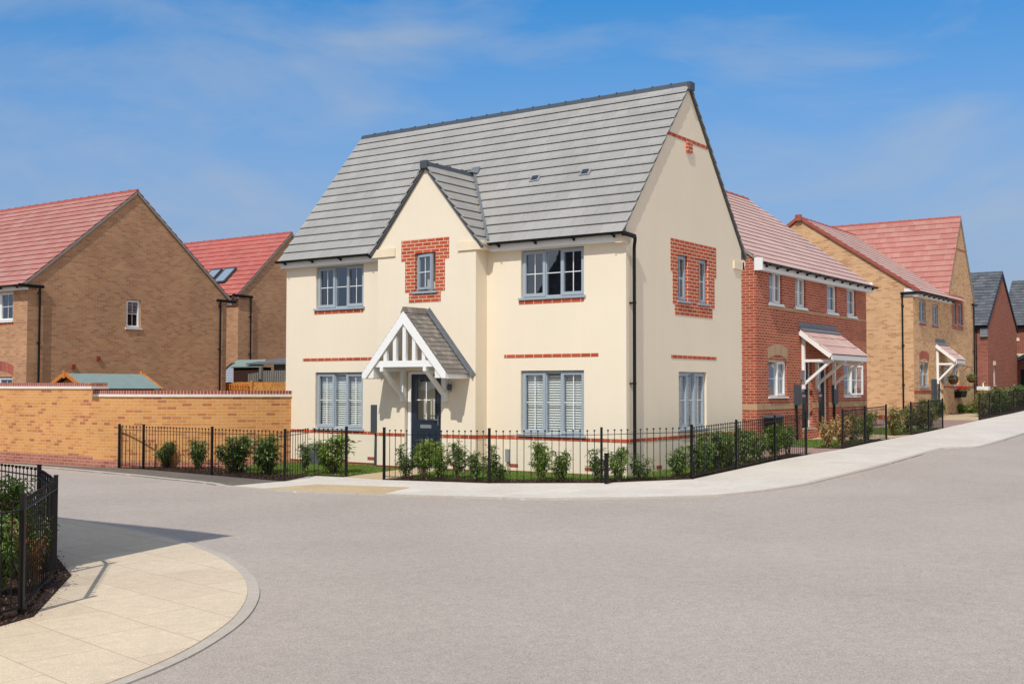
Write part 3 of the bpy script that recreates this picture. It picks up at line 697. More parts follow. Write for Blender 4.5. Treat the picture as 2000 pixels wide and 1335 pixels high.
    for sx in (-1, 1):      # barge boards
        m = MB()
        e = ph+.0; zt_ = lambda u: pz-.012-pk*u
        pts = [(0, zt_(0)), (e, zt_(e)), (e, zt_(e)-bw_*.62), (e-.10, zt_(e)-bw_*.62-.0), (0, zt_(0)-bw_*1.52)]
        for yy, w in ((yf-.012, (0, -1, 0)), (yf+.018, (0, 1, 0))):
            m.face([(pc+sx*u, yy, z) for u, z in pts], want=w)
        for i in range(len(pts)):
            a_, b_ = pts[i], pts[(i+1) % len(pts)]
            m.face([(pc+sx*a_[0], yf-.012, a_[1]), (pc+sx*b_[0], yf-.012, b_[1]), (pc+sx*b_[0], yf+.018, b_[1]), (pc+sx*a_[0], yf+.018, a_[1])])
        m.build('barge_board', M['white'], P)
    ez = pz-.012-pk*ph
    for sx in (-1, 1): m = MB(); m.bar((pc+sx*(ph-.012), yf+.02, ez-.055), (pc+sx*(ph-.012), by-.002, ez-.055), .02, .12); m.build('porch_fascia', M['white'], P)
    m = MB(); zs = ez-.10      # boarded soffit following the rafters, then level
    for sx in (-1, 1):
        m.face([(pc+sx*(ph-.03), yf+.02, zs), (pc+sx*(ph-.30), yf+.02, zs), (pc+sx*(ph-.30), by-.002, zs), (pc+sx*(ph-.03), by-.002, zs)], want=(0, 0, -1))
        zi = pz-.15-pk*(ph-.30); x_ = pc+sx*(ph-.30)
        m.face([(pc+sx*(ph-.03), yf+.021, zs), (x_, yf+.021, zs), (x_, yf+.021, zi), (pc+sx*(ph-.03), yf+.021, zs+.02)], want=(0, -1, 0))
        m.face([(x_, yf+.02, zs), (x_, yf+.02, zi), (x_, by-.002, zi), (x_, by-.002, zs)], want=(-sx, 0, 0))
        m.face([(x_, yf+.02, zi), (pc, yf+.02, pz-.15), (pc, by-.002, pz-.15), (x_, by-.002, zi)], want=(-sx*1, 0, -1))
    m.build('porch_soffit', M['soffit'], P)
    tz = 2.14
    m = MB(); m.box(pc-.80, pc+.80, yf+.03, yf+.11, tz, tz+.13); m.build('tie_beam', M['white'], P)
    for u in (-.52, -.26, 0, .26, .52):
        top = pz-.10-pk*abs(u)-.12
        m = MB(); m.box(pc+u-.045, pc+u+.045, yf+.032, yf+.10, tz+.13, top); m.build('spindle', M['white'], P)
    for x in (-5.24, -4.07):
        m = MB(); m.box(x-.045, x+.045, by-.09, by-.002, 1.42, tz-.001)
        m.box(x-.04, x+.04, yf+.02, by-.091, tz-.09, tz-.002)
        m.bar((x, by-.06, 1.53), (x, yf+.07, tz-.06), .07, .085)
        m.face([(x-.045, by-.092, 1.56), (x+.045, by-.092, 1.56), (x+.045, by-.105, 1.50), (x-.045, by-.105, 1.50)])
        m.build('bracket', M['white'], P)
    m = MB(); m.box(-3.99, -3.95, by-.03, by-.001, 1.62, 1.84); m.tube([(-3.97, by-.03, 1.76), (-3.94, by-.09, 1.80), (-3.93, by-.10, 1.76)], .012, 6)
    lm = m.build('wall_lamp', M['steel'], H)
    m = MB(); m.lathe((-3.92, by-.10, 1.66), [(.03, 0), (.05, .02), (.05, .10), (.02, .13)], 10); m.build('lamp_shade', M['meter'], lm)
    return H
main_house()
# ------------------------------------------------------------------ helpers for the neighbours
def arch_head(par, F, u0, u1, z, rise=.10, h=.28, mat='headbuff', n=.006):
    m = MB(); k = 8; c = (u0+u1)/2; hw = (u1-u0)/2
    zc = lambda u, r: z + r*(1-((u-c)/hw)**2)
    for i in range(k):
        a, b = u0+(u1-u0)*i/k, u0+(u1-u0)*(i+1)/k
        ea = (a-c)/hw*.04; eb = (b-c)/hw*.04
        q = [F.P(a, zc(a, rise), n), F.P(b, zc(b, rise), n), F.P(b+eb, zc(b, rise)+h, n), F.P(a+ea, zc(a, rise)+h, n)]
        m.face(q, uv=[(a, .02), (b, .02), (b, .9), (a, .9)], want=F.N)
    for a, e in ((u0, -.04), (u1, .04)):
        m.face([F.P(a, z, 0), F.P(a, z, n), F.P(a+e, z+h, n), F.P(a+e, z+h, 0)])
    m.build('arched_brick_head', M[mat], par)
def arch_infill(par, F, u0, u1, z, rise=.10, n=-.055, mat='white_upvc'):
    m = MB(); k = 8; c = (u0+u1)/2; hw = (u1-u0)/2
    for i in range(k):
        a, b = u0+(u1-u0)*i/k, u0+(u1-u0)*(i+1)/k; f = lambda u: z+rise*(1-((u-c)/hw)**2)+.01
        m.face([F.P(a, z-.02, n), F.P(b, z-.02, n), F.P(b, f(b), n), F.P(a, f(a), n)], want=F.N)
    m.build('arch_infill', M[mat], par)
def lean_canopy(par, F, u0, u1, z1, z0, out, posts, tile='pinktile', lowbeam=True):
    """mono-pitch canopy on gallows brackets"""
    m = MB(); P = F.P; nn = F.U.cross(F.N*(-1)*out + V((0, 0, z1-z0)))
    A = P(u0, z0, out); up = (F.N*(-out)+V((0, 0, z1-z0))); Ls = up.length; up.normalize()
    roof_slope(m, A, F.U, up, u1-u0, Ls, Ls/3, .016, .022)
    r = m.build('canopy_roof', M[tile], par)
    m = MB(); F.box(m, u0-.0, u1, z1+.06, z1+.20, .001, .012)
    N2 = F.U.cross(up); N2 = N2 if N2.z > 0 else -N2
    c = P((u0+u1)/2, z1, 0); m.bar(c-up*.09+N2*.055-F.U*(u1-u0)/2, c-up*.09+N2*.055+F.U*(u1-u0)/2, .17, .008, up=N2)
    m.build('lead_flashing', M['lead'], r)
    m = MB(); a = .0
    for u in (u0+.02, u1-.02):
        p, q = P(u, z0-.03, out-.03), P(u, z1-.08, .01); m.bar(p, q, .03, .16, up=N2)
    F.box(m, u0+.037, u1-.037, z0-.145, z0-.005, out-.035, out-.01)
    m.build('canopy_fascia', M['white'], r)
    m = MB(); m.face([P(u0+.03, z0-.10, out-.036), P(u1-.03, z0-.10, out-.036), P(u1-.03, z1-.14, .002), P(u0+.03, z1-.14, .002)], want=-N2)
    m.build('canopy_soffit', M['soffit'], r)
    for u in posts:
        m = MB(); zb = z0-.98
        F.box(m, u-.045, u+.045, zb, z1-.22 if u == posts[0] else z0-.1, .002, .09)
        F.box(m, u-.04, u+.04, z0-.20, z0-.12, .09, out-.05)
        m.bar(P(u, zb+.14, .06), P(u, z0-.17, out-.12), .07, .075)
        m.build('bracket', M['white'], r)
    return r
def plain_door(par, F, u0, u1, z0, z1, mat='dkdoor', rec=.10):
    m = MB(); F.box(m, u0, u0+.06, z0, z1, -rec-.06, -rec+.01); F.box(m, u1-.06, u1, z0, z1, -rec-.06, -rec+.01); F.box(m, u0+.06, u1-.06, z1-.06, z1, -rec-.059, -rec+.009)
    m.build('door_frame', M['white_upvc'], par)
    a, b = u0+.062, u1-.062; g = (a+.16, b-.16, z0+1.05, z0+1.8)
    m = MB(); wall(m, F, [(a, z0+.01), (b, z0+.01), (b, z1-.062), (a, z1-.062)], [g], depth=.03, n=-rec-.01)
    for q in ((a+.1, (a+b)/2-.03), ((a+b)/2+.03, b-.1)): F.box(m, q[0], q[1], z0+.18, z0+.7, -rec-.011, -rec-.002)
    d = m.build('front_door', M[mat], par)
    m = MB(); m.face([F.P(g[0], g[2], -rec-.02), F.P(g[1], g[2], -rec-.02), F.P(g[1], g[3], -rec-.02), F.P(g[0], g[3], -rec-.02)], want=F.N); m.build('door_pane', M['glass'], d)
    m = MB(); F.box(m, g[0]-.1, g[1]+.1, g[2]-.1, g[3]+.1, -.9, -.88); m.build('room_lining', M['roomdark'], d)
    m = MB(); F.box(m, (a+b)/2-.13, (a+b)/2+.13, z0+.9, z0+.96, -rec-.01, -rec+.003); m.build('letter_box', M['steel'], d)
    m = MB(); F.box(m, u0-.02, u1+.02, z0-.05, z0, -.2, .09); st = m.build('doorstep', M['kerb'], par)
    m = MB(); F.box(m, u0-.02, u1+.02, z0-.5, z0-.051, -.2, .08); m.build('brick_riser', M['red'], st)
def shell_walls(H, s, zg, mat, front=(), right=(), left=(), back=(), drop=.06, name='brick_wall'):
    m = MB()
    wall(m, s.front, s.rect(zg, drop), front); wall(m, s.right, s.gable(zg, drop), right)
    wall(m, s.left, s.gable(zg, drop), left); wall(m, s.back, s.rect(zg, drop), back)
    return m.build(name, M[mat], H)

def left_house():
    H = thing('brick_house', 'buff brick house with broad gable and one small white side window, behind the garden wall', 'house', (-28, 5.2, 0))
    s = Shell('x', -36, -22, 1.25, 9.2, 8.36, .83, .30, .05)
    wu, wl = (-24.35, -22.79, 3.79, 4.72), (-24.35, -22.76, 1.0, 2.03); g = (4.87, 5.45, 3.70, 4.66)
    shell_walls(H, s, -.8, 'brown', [wu, wl], [g])
    r = s.roof(H, M['redtile'], .31, 'redridge'); s.verge(H, ('right',), .05, 'verge', .07)
    s.fascia(H, 'front', 4.72, 4.88, .22); s.fascia(H, 'back', 4.72, 4.88, .22)
    gutter(H, s.front, -36, -21.9, 4.87, .34); gutter(H, s.back, -36, -21.9, 4.87, .34)
    m = MB()
    for y0, y1 in ((.9, 1.75), (8.7, 9.55)): m.tube([(-21.93, y0, 4.86), (-21.93, y1, 4.85)], .05, 8)
    m.build('gutter', M['black'], H)
    downpipe(H, s.right, 1.62, -.3, 4.82); downpipe(H, s.right, 8.85, -.3, 4.82)
    window(s.front, H, *wu, (('c', 1), ('c', 1)), mat='white_upvc', room='roomdark'); window(s.front, H, *wl, (('c', 1), ('c', 1)), mat='white_upvc', room='roomdark')
    band(H, s.front, wu[0]-.04, wu[1]+.04, wu[2]-.12, .07, 'red')
    arch_infill(H, s.front, wl[0], wl[1], wl[3]+.02, .16); arch_head(H, s.front, wl[0]-.03, wl[1]+.03, wl[3]+.04, .16, .3, 'headred')
    window(s.right, H, *g, (('c', 1),), mat='white_upvc', room='roomdark')
    for y, z in ((2.80, 2.31), (3.72, 2.59)):
        m = MB(); s.right.box(m, y, y+.14, z, z+.13, .001, .05)
        for i in range(4): s.right.box(m, y+.008, y+.132, z+.012+i*.03, z+.027+i*.03, .05, .058)
        m.build('wall_vent', M['redridge'], H)
def left_house_far():
    H = thing('brick_house', 'buff brick house with coral red roof and two open skylights, left of the cream house', 'house', (-31, 16, 0))
    s = Shell('x', -40, -25.9, 13.2, 19.1, 8.42, .95, .28, .05)
    shell_walls(H, s, -.6, 'brown')
    r = s.roof(H, M['redtile2'], .31, 'redridge'); s.verge(H, ('right',), .05, 'verge', .07)
    s.fascia(H, 'front', 5.38, 5.53, .22); gutter(H, s.front, -40, -25.8, 5.50, .33)
    m = MB(); m.tube([(-25.83, 12.85, 5.5), (-25.83, 13.9, 5.48)], .055, 8); m.build('gutter', M['black'], H)
    downpipe(H, s.right, 13.82, -.3, 5.46); 
    th = math.atan(.95); up = V((0, cos(th), sin(th))); nn = V((0, -sin(th), cos(th)))
    for x in (-28.55, -27.65):
        c = V((x, 14.05, 8.42-.95*(16.15-14.05)))
        f = thing_part = MB(); ax = V((1, 0, 0)); hgt = .46; w = .33
        lid = up*cos(.22) + nn*sin(.22)
        for sx in (-1, 1): f.bar(c+ax*sx*w-up*hgt+nn*.10, c+ax*sx*w+up*hgt+nn*.10, .07, .10, up=nn)
        for sy in (-1, 1): f.bar(c-ax*w+up*sy*hgt+nn*.10, c+ax*w+up*sy*hgt+nn*.10, .07, .10, up=nn)
        k = f.build('skylight', M['meter'], H)
        f = MB(); f.bar(c-up*hgt*.95+nn*.13, c+up*hgt*.95+nn*.13, 2*w-.05, .012, up=nn); f.build('window_pane', M['sky_glass'], k)
M['sky_glass'] = plain('skylight_glass', (.26, .33, .39), .12, .8)

def red_semis():
    H = thing('brick_house', 'pair of red brick semis with shared white canopy over two dark front doors', 'house', (-5.7, 14.2, .2))
    s = Shell('y', 9.7, 18.75, 1.5, 9.9, 8.36, .745, .24, .06)
    U = [(10.56, 11.49, 4.05, 4.95), (12.47, 13.29, 4.05, 4.94), (15.06, 15.93, 4.04, 4.93), (16.87, 17.71, 4.02, 4.92)]
    Lw = [(10.50, 11.80, 1.47, 2.47), (16.50, 17.95, 1.45, 2.47)]; D = [(12.92, 13.76, .55, 2.52), (14.26, 15.12, .55, 2.52)]
    shell_walls(H, s, -.5, 'red', U+Lw+D)
    for F, a, b in ((s.front, 9.7, D[0][0]), (s.front, D[0][1], D[1][0]), (s.front, D[1][1], 18.75), (s.left, 1.5-.006, 9.9)):
        band(H, F, a, b, 1.12, .15, 'buffband', .006, 'buff_brick_band')
    band(H, s.front, 10.5, 18.7, 3.90, .075, 'buffband', .006, 'buff_brick_band')
    s.roof(H, M['pinktile'], .30, 'redridge', lip=.016, gap=.03); s.verge(H, ('right', 'left'), .05, 'verge', .06)
    s.fascia(H, 'front', 4.86, 5.04, .20, 9.64, 18.82, 'white')
    for u in (9.62, 18.74): m = MB(); s.front.box(m, u, u+.06, 4.86, 5.20, -.02, .215); m.build('boxed_eave_end', M['white'], H)
    gutter(H, s.front, 9.62, 19.0, 5.05, .30, .75)
    for i, w in enumerate(U):
        window(s.front, H, *w, (('f', 1), ('c', 1)) if i < 1 else (('c', 1),) if i != 1 else (('f', .8), ('c', 1)), mat='white_upvc', room='room', curtain=True, sill=True)
        m = MB(); s.front.box(m, w[0]-.09, w[1]+.09, w[2]-.075, w[2]-.047, .0, .06); m.build('stone_sill', M['white'], H)
    for w in Lw:
        window(s.front, H, *w, (('f', 1), ('c', .8)) , mat='white_upvc', curtain=True, open_last=radians(20) if w is Lw[1] else 0)
    arch_infill(H, s.front, 10.5, 11.8, 2.49, .12); arch_head(H, s.front, 10.46, 11.84, 2.50, .12, .30)
    for d in D: plain_door(H, s.front, *d)
    lean_canopy(H, s.front, 12.72, 15.85, 3.42, 2.66, .98, [12.97, 14.05, 15.50])
    for y in (12.50, 15.60):
        m = MB(); s.front.box(m, y-.19, y+.19, 1.22, 1.80, .002, .075); b = m.build('meter_box', M['meter'], H)
        m = MB(); m.tube([s.front.P(y-.1, 1.22, .045), s.front.P(y-.1, .1, .045)], .035, 8); m.build('conduit', M['black'], b)
    m = MB(); s.front.box(m, 12.80, 12.88, 1.95, 2.22, .0, .12); m.build('wall_lamp', M['steel'], H)

def yellow_house():
    H = thing('brick_house', 'yellow buff brick house with grey windows and hanging baskets, beyond the red semis', 'house', (-6.5, 31, .45))
    w = Shell('y', 26.75, 34.0, 2.26, 11.5, 8.78, .675, .26, .06)
    s = Shell('x', -12.5, -2.26, 31.85, 36.25, 9.3, 1.6, .16, .05)
    U = [(27.57, 28.49, 4.34, 5.24), (29.46, 30.31, 4.32, 5.17)]; Lw = [(27.53, 28.82, 1.75, 2.74)]; D = (30.10, 30.98, .62, 2.62)
    m = MB(); wall(m, w.front, [(26.75, -.3), (31.85, -.3), (31.85, w.ze-.06), (26.75, w.ze-.06)], U+Lw+[D])
    wall(m, w.left, w.gable(-.3, .06))
    GU = [(32.67, 33.19, 4.49, 5.42), (33.61, 34.25, 4.49, 5.46), (32.70, 33.57, 1.69, 2.72)]
    wall(m, s.right, s.gable(-.3, .06), GU); wall(m, s.front, s.rect(3, .06)); wall(m, s.back, s.rect(-.3, .06)); wall(m, s.left, s.gable(-.3))
    m.build('brick_wall', M['yellow'], H)
    r = w.roof(H, M['pinktile'], .30, 'redridge', 'wing_roof', lip=.016, gap=.03)
    for b in (w.b0-w.ov, w.b1+w.ov):
        m = MB()
        p = w.T(26.75-.07, b, w.zr-w.k*abs(b-w.bm)+.03); q = w.T(26.75-.07, w.bm, w.zr+.03); m.bar(p, q, .05, .125); m.build('verge_tile', M['redridge'], H)
    m = MB(); m.bar(w.T(26.75-.16, w.bm, w.zr), w.T(26.75-.06, w.bm, w.zr), .26, .26); m.build('ridge_end_cap', M['redridge'], H)
    s.roof(H, M['redtile'], .30, 'redridge', 'main_roof'); s.verge(H, ('right',), .05, 'verge', .06)
    w.fascia(H, 'front', 5.30, 5.46, .2, 26.7, 31.84, 'white'); gutter(H, w.front, 26.5, 31.95, 5.44, .31, .75)
    m = MB(); w.left.box(m, 2.0, 2.6, 5.30, 5.62, .001, .02); m.build('boxed_eave_end', M['white'], H)
    m = MB(); m.tube([(-2.0, 26.66, 5.45), (-2.72, 26.66, 5.44)], .05, 8); m.build('gutter', M['black'], H)
    downpipe(H, w.left, 2.66, 0, 5.42); downpipe(H, s.right, 36.0, 0, 5.45)
    m = MB(); m.tube([(-2.18, 35.8, 5.5), (-2.18, 36.5, 5.52)], .055, 8); m.build('gutter', M['black'], H)
    for q in U: window(w.front, H, *q, (('c', 1), ('c', 1)), curtain=True); band(H, w.front, q[0]-.05, q[1]+.05, q[2]-.125, .075, 'red')
    window(w.front, H, *Lw[0], (('c', 1), ('f', .8)), curtain=True)
    arch_infill(H, w.front, 27.53, 28.82, 2.76, .12); arch_head(H, w.front, 27.5, 28.85, 2.78, .12, .3, 'headred')
    trim_panel(H, s.right, [(32.42, 34.45, 4.9, 5.76), (32.5, 34.4, 4.25, 4.9)], GU[:2], mat='red')
    for q in GU[:2]: window(s.right, H, *q, (('c', 1),))
    window(s.right, H, *GU[2], (('c', 1), ('f', .7)))
    band(H, s.right, 32.95, 35.15, 8.05-.25, .075, 'red'); band(H, s.right, 31.0, 36.25, 1.72, .075, 'red')
    band(H, w.front, 26.75-.006, D[0], 1.48, .15, 'red', name='brick_dado_course'); band(H, w.left, 2.26-.006, 11, 1.48, .0001+.15, 'red', name='brick_dado_course') if False else None
    plain_door(H, w.front, *D, mat='meter')
    lean_canopy(H, w.front, 29.85, 31.30, 3.55, 2.86, .84, [30.0, 31.12])
    m = MB(); w.front.box(m, 29.15, 29.65, 1.0, 2.07, .002, .10); m.build('meter_box', M['meter'], H)
    band(H, w.left, 2.26, 11.4, .35, .30, 'red', name='brick_plinth_band')

def dark_houses():
    H = thing('brick_house', 'dark red brick house with charcoal gutter and slate grey roof, narrow stone-headed side window', 'house', (-9, 51.8, .9))
    s = Shell('x', -14, -4.36, 48.15, 55.5, 8.42, .84, .25, .06)
    g = (49.45, 49.88, 1.85, 2.98)
    shell_walls(H, s, -.2, 'darkbrick', (), [g])
    s.roof(H, M['slate'], .28, 'ridge'); th = math.atan(s.k)
    for b in (s.b0-s.ov, s.b1+s.ov):
        m = MB(); m.bar(s.T(-4.32, b, s.zr-s.k*abs(b-s.bm)-.06), s.T(-4.32, s.bm, s.zr-.06), .05, .16); m.build('barge_board', M['navyroof'], H)
    s.fascia(H, 'front', 5.02, 5.2, .2, mat='navyroof'); gutter(H, s.front, -14, -4.3, 5.18, .30); downpipe(H, s.front, -4.95, 0, 5.1)
    m = MB()
    for i in range(6): s.front.box(m, -4.72, -4.34, 4.55+i*.08, 4.61+i*.08, .0, .17)
    m.build('corbelled_kneeler', M['greybox'], H)
    window(s.right, H, *g, (('c', 1),), mat='white_upvc'); m = MB(); s.right.box(m, 49.37, 49.96, 2.99, 3.22, .0, .02); m.build('stone_lintel', M['stone'], H)
    m = MB(); s.front.box(m, -5.30, -4.70, .35, 1.05, .002, .2); m.build('meter_box', M['white'], H)
    H = thing('brick_house', 'farther dark red brick house at the right edge, with slate roof and navy garage canopy', 'house', (1, 60, 1))
    s = Shell('x', -5.5, 8, 57, 63.5, 8.55, .86, .25, .06)
    shell_walls(H, s, -.2, 'darkbrick')
    s.roof(H, M['slate'], .28, 'ridge'); s.fascia(H, 'front', 5.35, 5.58, .2, mat='navyroof'); gutter(H, s.front, -5.5, 8, 5.56, .30)
    m = MB(); s.front.box(m, -4.7, -3.2, 3.62, 3.82, .0, .03); s.front.box(m, -4.72, -4.50, 4.6, 4.8, .0, .05); m.build('stone_band', M['stone'], H)
    c = V((-2.6, 56.2, 4.3))
    for sx in (-1, 1):
        m = MB()
        m.bar(c+V((sx*2.0, 0, -.95)), c, 1.5, .10, up=(sx*.4, 0, .9))
        m.build('garage_canopy', M['navyroof'], H); m = MB()
        m.bar(c+V((sx*2.0, -.76, -.98)), c+V((0, -.76, -.03)), .05, .2); m.build('barge_board', M['navyroof'], H)
    m = MB(); s.front.box(m, -4.45, -.8, 1.0, 2.85, .0, .04)
    for i in range(9): s.front.box(m, -4.43+i*.4, -4.40+i*.4, 1.0, 2.83, .04, .05)
    m.build('garage_door', M['navy'], H)

def opposite_house():
    H = thing('rendered_house', 'steep dark roofed rendered house across the street, casting the big shadow on the buff slabs', 'house', (-5.8, -16.4, -.2))
    s = Shell('x', -11.35, .55, -19.05, -13.75, 8.1, 1.2, .22, .06)
    shell_walls(H, s, -.6, 'render', name='rendered_wall'); s.roof(H, M['slate'], .29, 'ridge'); s.verge(H, ('right', 'left'), .05, 'ridge')
    B = [(-10.4, -8.9, 3.5, 4.4), (-4, -2.5, 3.5, 4.4)]
    for b in B:
        m = MB(); s.back.box(m, *b, .0, .03); m.build('window', M['bluegrey'], H)
    s.fascia(H, 'back', 4.5, 4.64, .15)
left_house(); left_house_far(); red_semis(); yellow_house(); dark_houses(); opposite_house()

# ------------------------------------------------------------------ garden wall
def garden_wall():
    W = thing('garden_wall', 'curved golden brick garden wall with plum coping, running from the cream house', 'garden wall', (-12.7, -2.8, 0))
    raw = [(-40, -2.9), (-16.5, -2.87), (-12.72, -2.82), (-12.1, -2.80), (-11.5, -2.66), (-10.95, -2.38), (-10.45, -1.98), (-9.95, -1.48), (-9.5, -.85), (-9.06, .02)]
    pts = []
    for i in range(len(raw)-1):      # Catmull-Rom for the curved part
        p0, p1, p2, p3 = (V(raw[max(0, i-1)]), V(raw[i]), V(raw[i+1]), V(raw[min(len(raw)-1, i+2)]))
        n = 1 if i < 2 else 5
        for k in range(n):
            t = k/n
            pts.append(p1 if n == 1 else .5*((2*p1)+(-p0+p2)*t+(2*p0-5*p1+4*p2-p3)*t*t+(-p0+3*p1-3*p2+p3)*t**3) if i > 2 else p1.lerp(p2, t))
    pts.append(V(raw[-1]))
    cum = [0]
    for a, b in zip(pts, pts[1:]): cum.append(cum[-1]+(b-a).length)
    nrm = []
    for i in range(len(pts)):
        d = (pts[min(i+1, len(pts)-1)]-pts[max(0, i-1)]).normalized(); nrm.append(V((d.y, -d.x)))
    def strip(name, mat, z0, z1, out, i0, i1, uvz=None, gz=False):
        m = MB()
        for i in range(i0, i1):
            a, b, na, nb = pts[i], pts[i+1], nrm[i], nrm[i+1]
            def P(p, n_, o, z): return V((p.x+n_.x*o, p.y+n_.y*o, z))
            v0, v1 = (z0, z1) if uvz is None else uvz
            for o, sg in ((out, 1), (-.215-out, -1)):
                m.face([P(a, na, o, z0), P(b, nb, o, z0), P(b, nb, o, z1), P(a, na, o, z1)], uv=[(cum[i], v0), (cum[i+1], v0), (cum[i+1], v1), (cum[i], v1)], want=(na.x*sg, na.y*sg, 0))
            for z, sg in ((z1, 1), (z0, -1)):
                m.face([P(a, na, out, z), P(b, nb, out, z), P(b, nb, -.215-out, z), P(a, na, -.215-out, z)], uv=[(cum[i], v1), (cum[i+1], v1), (cum[i+1], v1+.2), (cum[i], v1+.2)], want=(0, 0, sg))
        for i in (i0, i1):
            a, na = pts[i], nrm[i]
            m.face([P(a, na, out, z0), P(a, na, out, z1), P(a, na, -.215-out, z1), P(a, na, -.215-out, z0)])
        return m.build(name, M[mat], W)
    j = 2; e = len(pts)-1
    for (i0, i1, top, pl) in ((0, j, 1.815, .09), (j, e, 1.635, .02)):
        strip('brick_plinth', 'plinthbrick', -.8, pl, .006, i0, i1)
        strip('brick_body', 'wallbrick', pl, top-.145, 0, i0, i1)
        strip('stone_string', 'whitestone', top-.145, top-.085, .032, i0, i1)
        strip('brick_on_edge_coping', 'coping', top-.085, top, .022, i0, i1, (.02, .1))
    m = MB(); m.box(-12.72, -12.50, -3.05, -2.6, 1.735, 1.815); m.build('coping_end_brick', M['plinthbrick'], W)
    m = MB(); m.box(-12.72, -12.46, -3.06, -2.59, 1.672, 1.733); m.build('stone_string', M['whitestone'], W)
M['whitestone'] = plain('pale_string_stone', (.74, .66, .58), .85, .2, var=.05, scale=4)
garden_wall()

# ------------------------------------------------------------------ sheds and back fences
def sheds():
    H = thing('summer_house', 'orange timber summer house with green felt roof, peeping over the garden wall', 'shed', (-16.85, .4, G(-16.85, .4)))
    x0, x1, y0, y1 = -17.6, -16.1, -.7, 1.5; zr, ze = 2.07, 1.68
    m = MB(); sl = [(x0, ze), (x1, ze)]
    F = Fr((0, y0, 0), (1, 0, 0), (0, -1, 0)); wall(m, F, [(x0, -.2), (x1, -.2), (x1, 1.62), (-16.85, 2.0), (x0, 1.62)])
    wall(m, Fr((0, y1, 0), (1, 0, 0), (0, 1, 0)), [(x0, -.2), (x1, -.2), (x1, 1.62), (-16.85, 2.0), (x0, 1.62)])
    for x, n in ((x0, -1), (x1, 1)): m.face([(x, y0, -.2), (x, y1, -.2), (x, y1, 1.65), (x, y0, 1.65)], want=(n, 0, 0))
    for i in range(14): F.box(m, x0, x1, .1+i*.11, .115+i*.11, 0, .012)
    m.build('timber_wall', M['orangewood'], H)
    m = MB(); k = (zr-ze)/.86
    for sx in (-1, 1): m.bar((-16.85+sx*.45, y0-.12, zr-.45*k), (-16.85+sx*.45, y1+.14, zr-.45*k), .98, .025, up=(sx*k, 0, 1))
    m.build('felt_roof', M['felt'], H)
    for y in (y0-.14, y1+.15):
        m = MB()
        for sx in (-1, 1): m.bar((-16.85+sx*.93, y, zr-.95*k-.0), (-16.85, y, zr+.01), .025, .10)
        m.bar((-16.85, y-.02, zr-.12), (-16.85, y-.02, zr+.10), .09, .03, up=(0, 1, 0))
        m.build('barge_board', M['orangewood'], H)
    H = thing('timber_fence', 'golden timber board fence with trellis at one end, just above the garden wall coping', 'fence', (-15, 9.5, G(-15, 9.5)))
    m = MB(); x = -23.2
    while x < -9.4:
        m.box(x, x+.098, 9.50, 9.515+.012*random.random(), -.2, 1.90-.015*random.random()); x += .10
    m.build('fence_boards', M['fencewood'], H)
    for x in (-20.9, -19.1, -17.3, -15.5, -13.7, -11.9): m = MB(); m.box(x-.05, x+.05, 9.43, 9.50, -.2, 1.95); m.build('fence_post', M['fencewood'], H)
    m = MB()
    for z in (1.50, 1.66, 1.79): m.box(-23.2, -21.05, 9.40, 9.43, z, z+.03)
    for i in range(16): m.box(-23.1+i*.135, -23.06+i*.135, 9.37, 9.40, 1.40, 1.83)
    m.build('trellis', M['orangewood'], H)
    H = thing('timber_fence', 'weathered grey picket fence behind the golden timber fence', 'fence', (-17, 12.1, G(-17, 12.1)))
    m = MB(); x = -24.05
    while x < -12:
        m.box(x, x+.09, 12.10, 12.12, -.2, 2.36 if x > -23.2 else 2.22+.1*abs(x+24.2)); x += .125
    m.build('fence_boards', M['greywood'], H)
    for x in (-23.25, -21.3, -19.3): m = MB(); m.box(x-.06, x+.06, 12.0, 12.1, -.2, 2.50); m.build('fence_post', M['greywood'], H)
    H = thing('garden_shed', 'pale blue boarded shed with dark sloping roof edge, beside the grey picket fence', 'shed', (-24.7, 12.8, G(-24.7, 12.8)))
    m = MB(); F = Fr((0, 12.6, 0), (1, 0, 0), (0, -1, 0)); ol = [(-26.75, -.2), (-24.35, -.2), (-24.35, 1.98), (-25.55, 2.66), (-26.75, 1.98)]
    wall(m, F, ol); m.face([(-24.35, 12.6, -.2), (-24.35, 12.9, -.2), (-24.35, 12.9, 1.98), (-24.35, 12.6, 1.98)], want=(1, 0, 0))
    wall(m, Fr((0, 12.9, 0), (1, 0, 0), (0, 1, 0)), ol)
    for i in range(20):
        z = .7+i*.1; hw = 1.2 if z < 1.98 else 1.2*(2.66-z)/.68
        if hw > .02: F.box(m, -25.55-hw, -25.55+hw, z, z+.012, 0, .012)
    m.build('boarded_wall', M['palewood'], H)
    for sx in (-1, 1):
        m = MB(); m.bar((-25.55+sx*1.28, 12.75, 1.95), (-25.55, 12.75, 2.68), .36, .045, up=(sx*.5, 0, 1)); m.build('shed_roof', M['ridge'], H)
    H = thing('garden_shed', 'dark timber shed with pale green felt roof beyond the grey picket fence', 'shed', (-25, 12.6, 0))
    m = MB(); m.box(-25.3, -23.75, 12.45, 13.05, -.3, 2.5); m.build('timber_wall', M['darkwood'], H)
    m = MB(); m.hexa([(-25.35, 12.35, 2.50), (-23.5, 12.35, 2.50), (-24.1, 13.1, 2.78), (-25.85, 13.1, 2.78), (-25.35, 12.35, 2.55), (-23.5, 12.35, 2.55), (-24.1, 13.1, 2.83), (-25.85, 13.1, 2.83)])
    m.build('felt_roof', M['felt'], H)
    H = thing('lean_to', 'white lean-to with grey roof sheet, half hidden by the left corner of the cream house', 'lean-to', (-22.6, 13.0, 0))
    m = MB(); m.box(-23.75, -20, 13.2, 13.8, 0, 2.66); m.build('white_wall', M['soffit'], H)
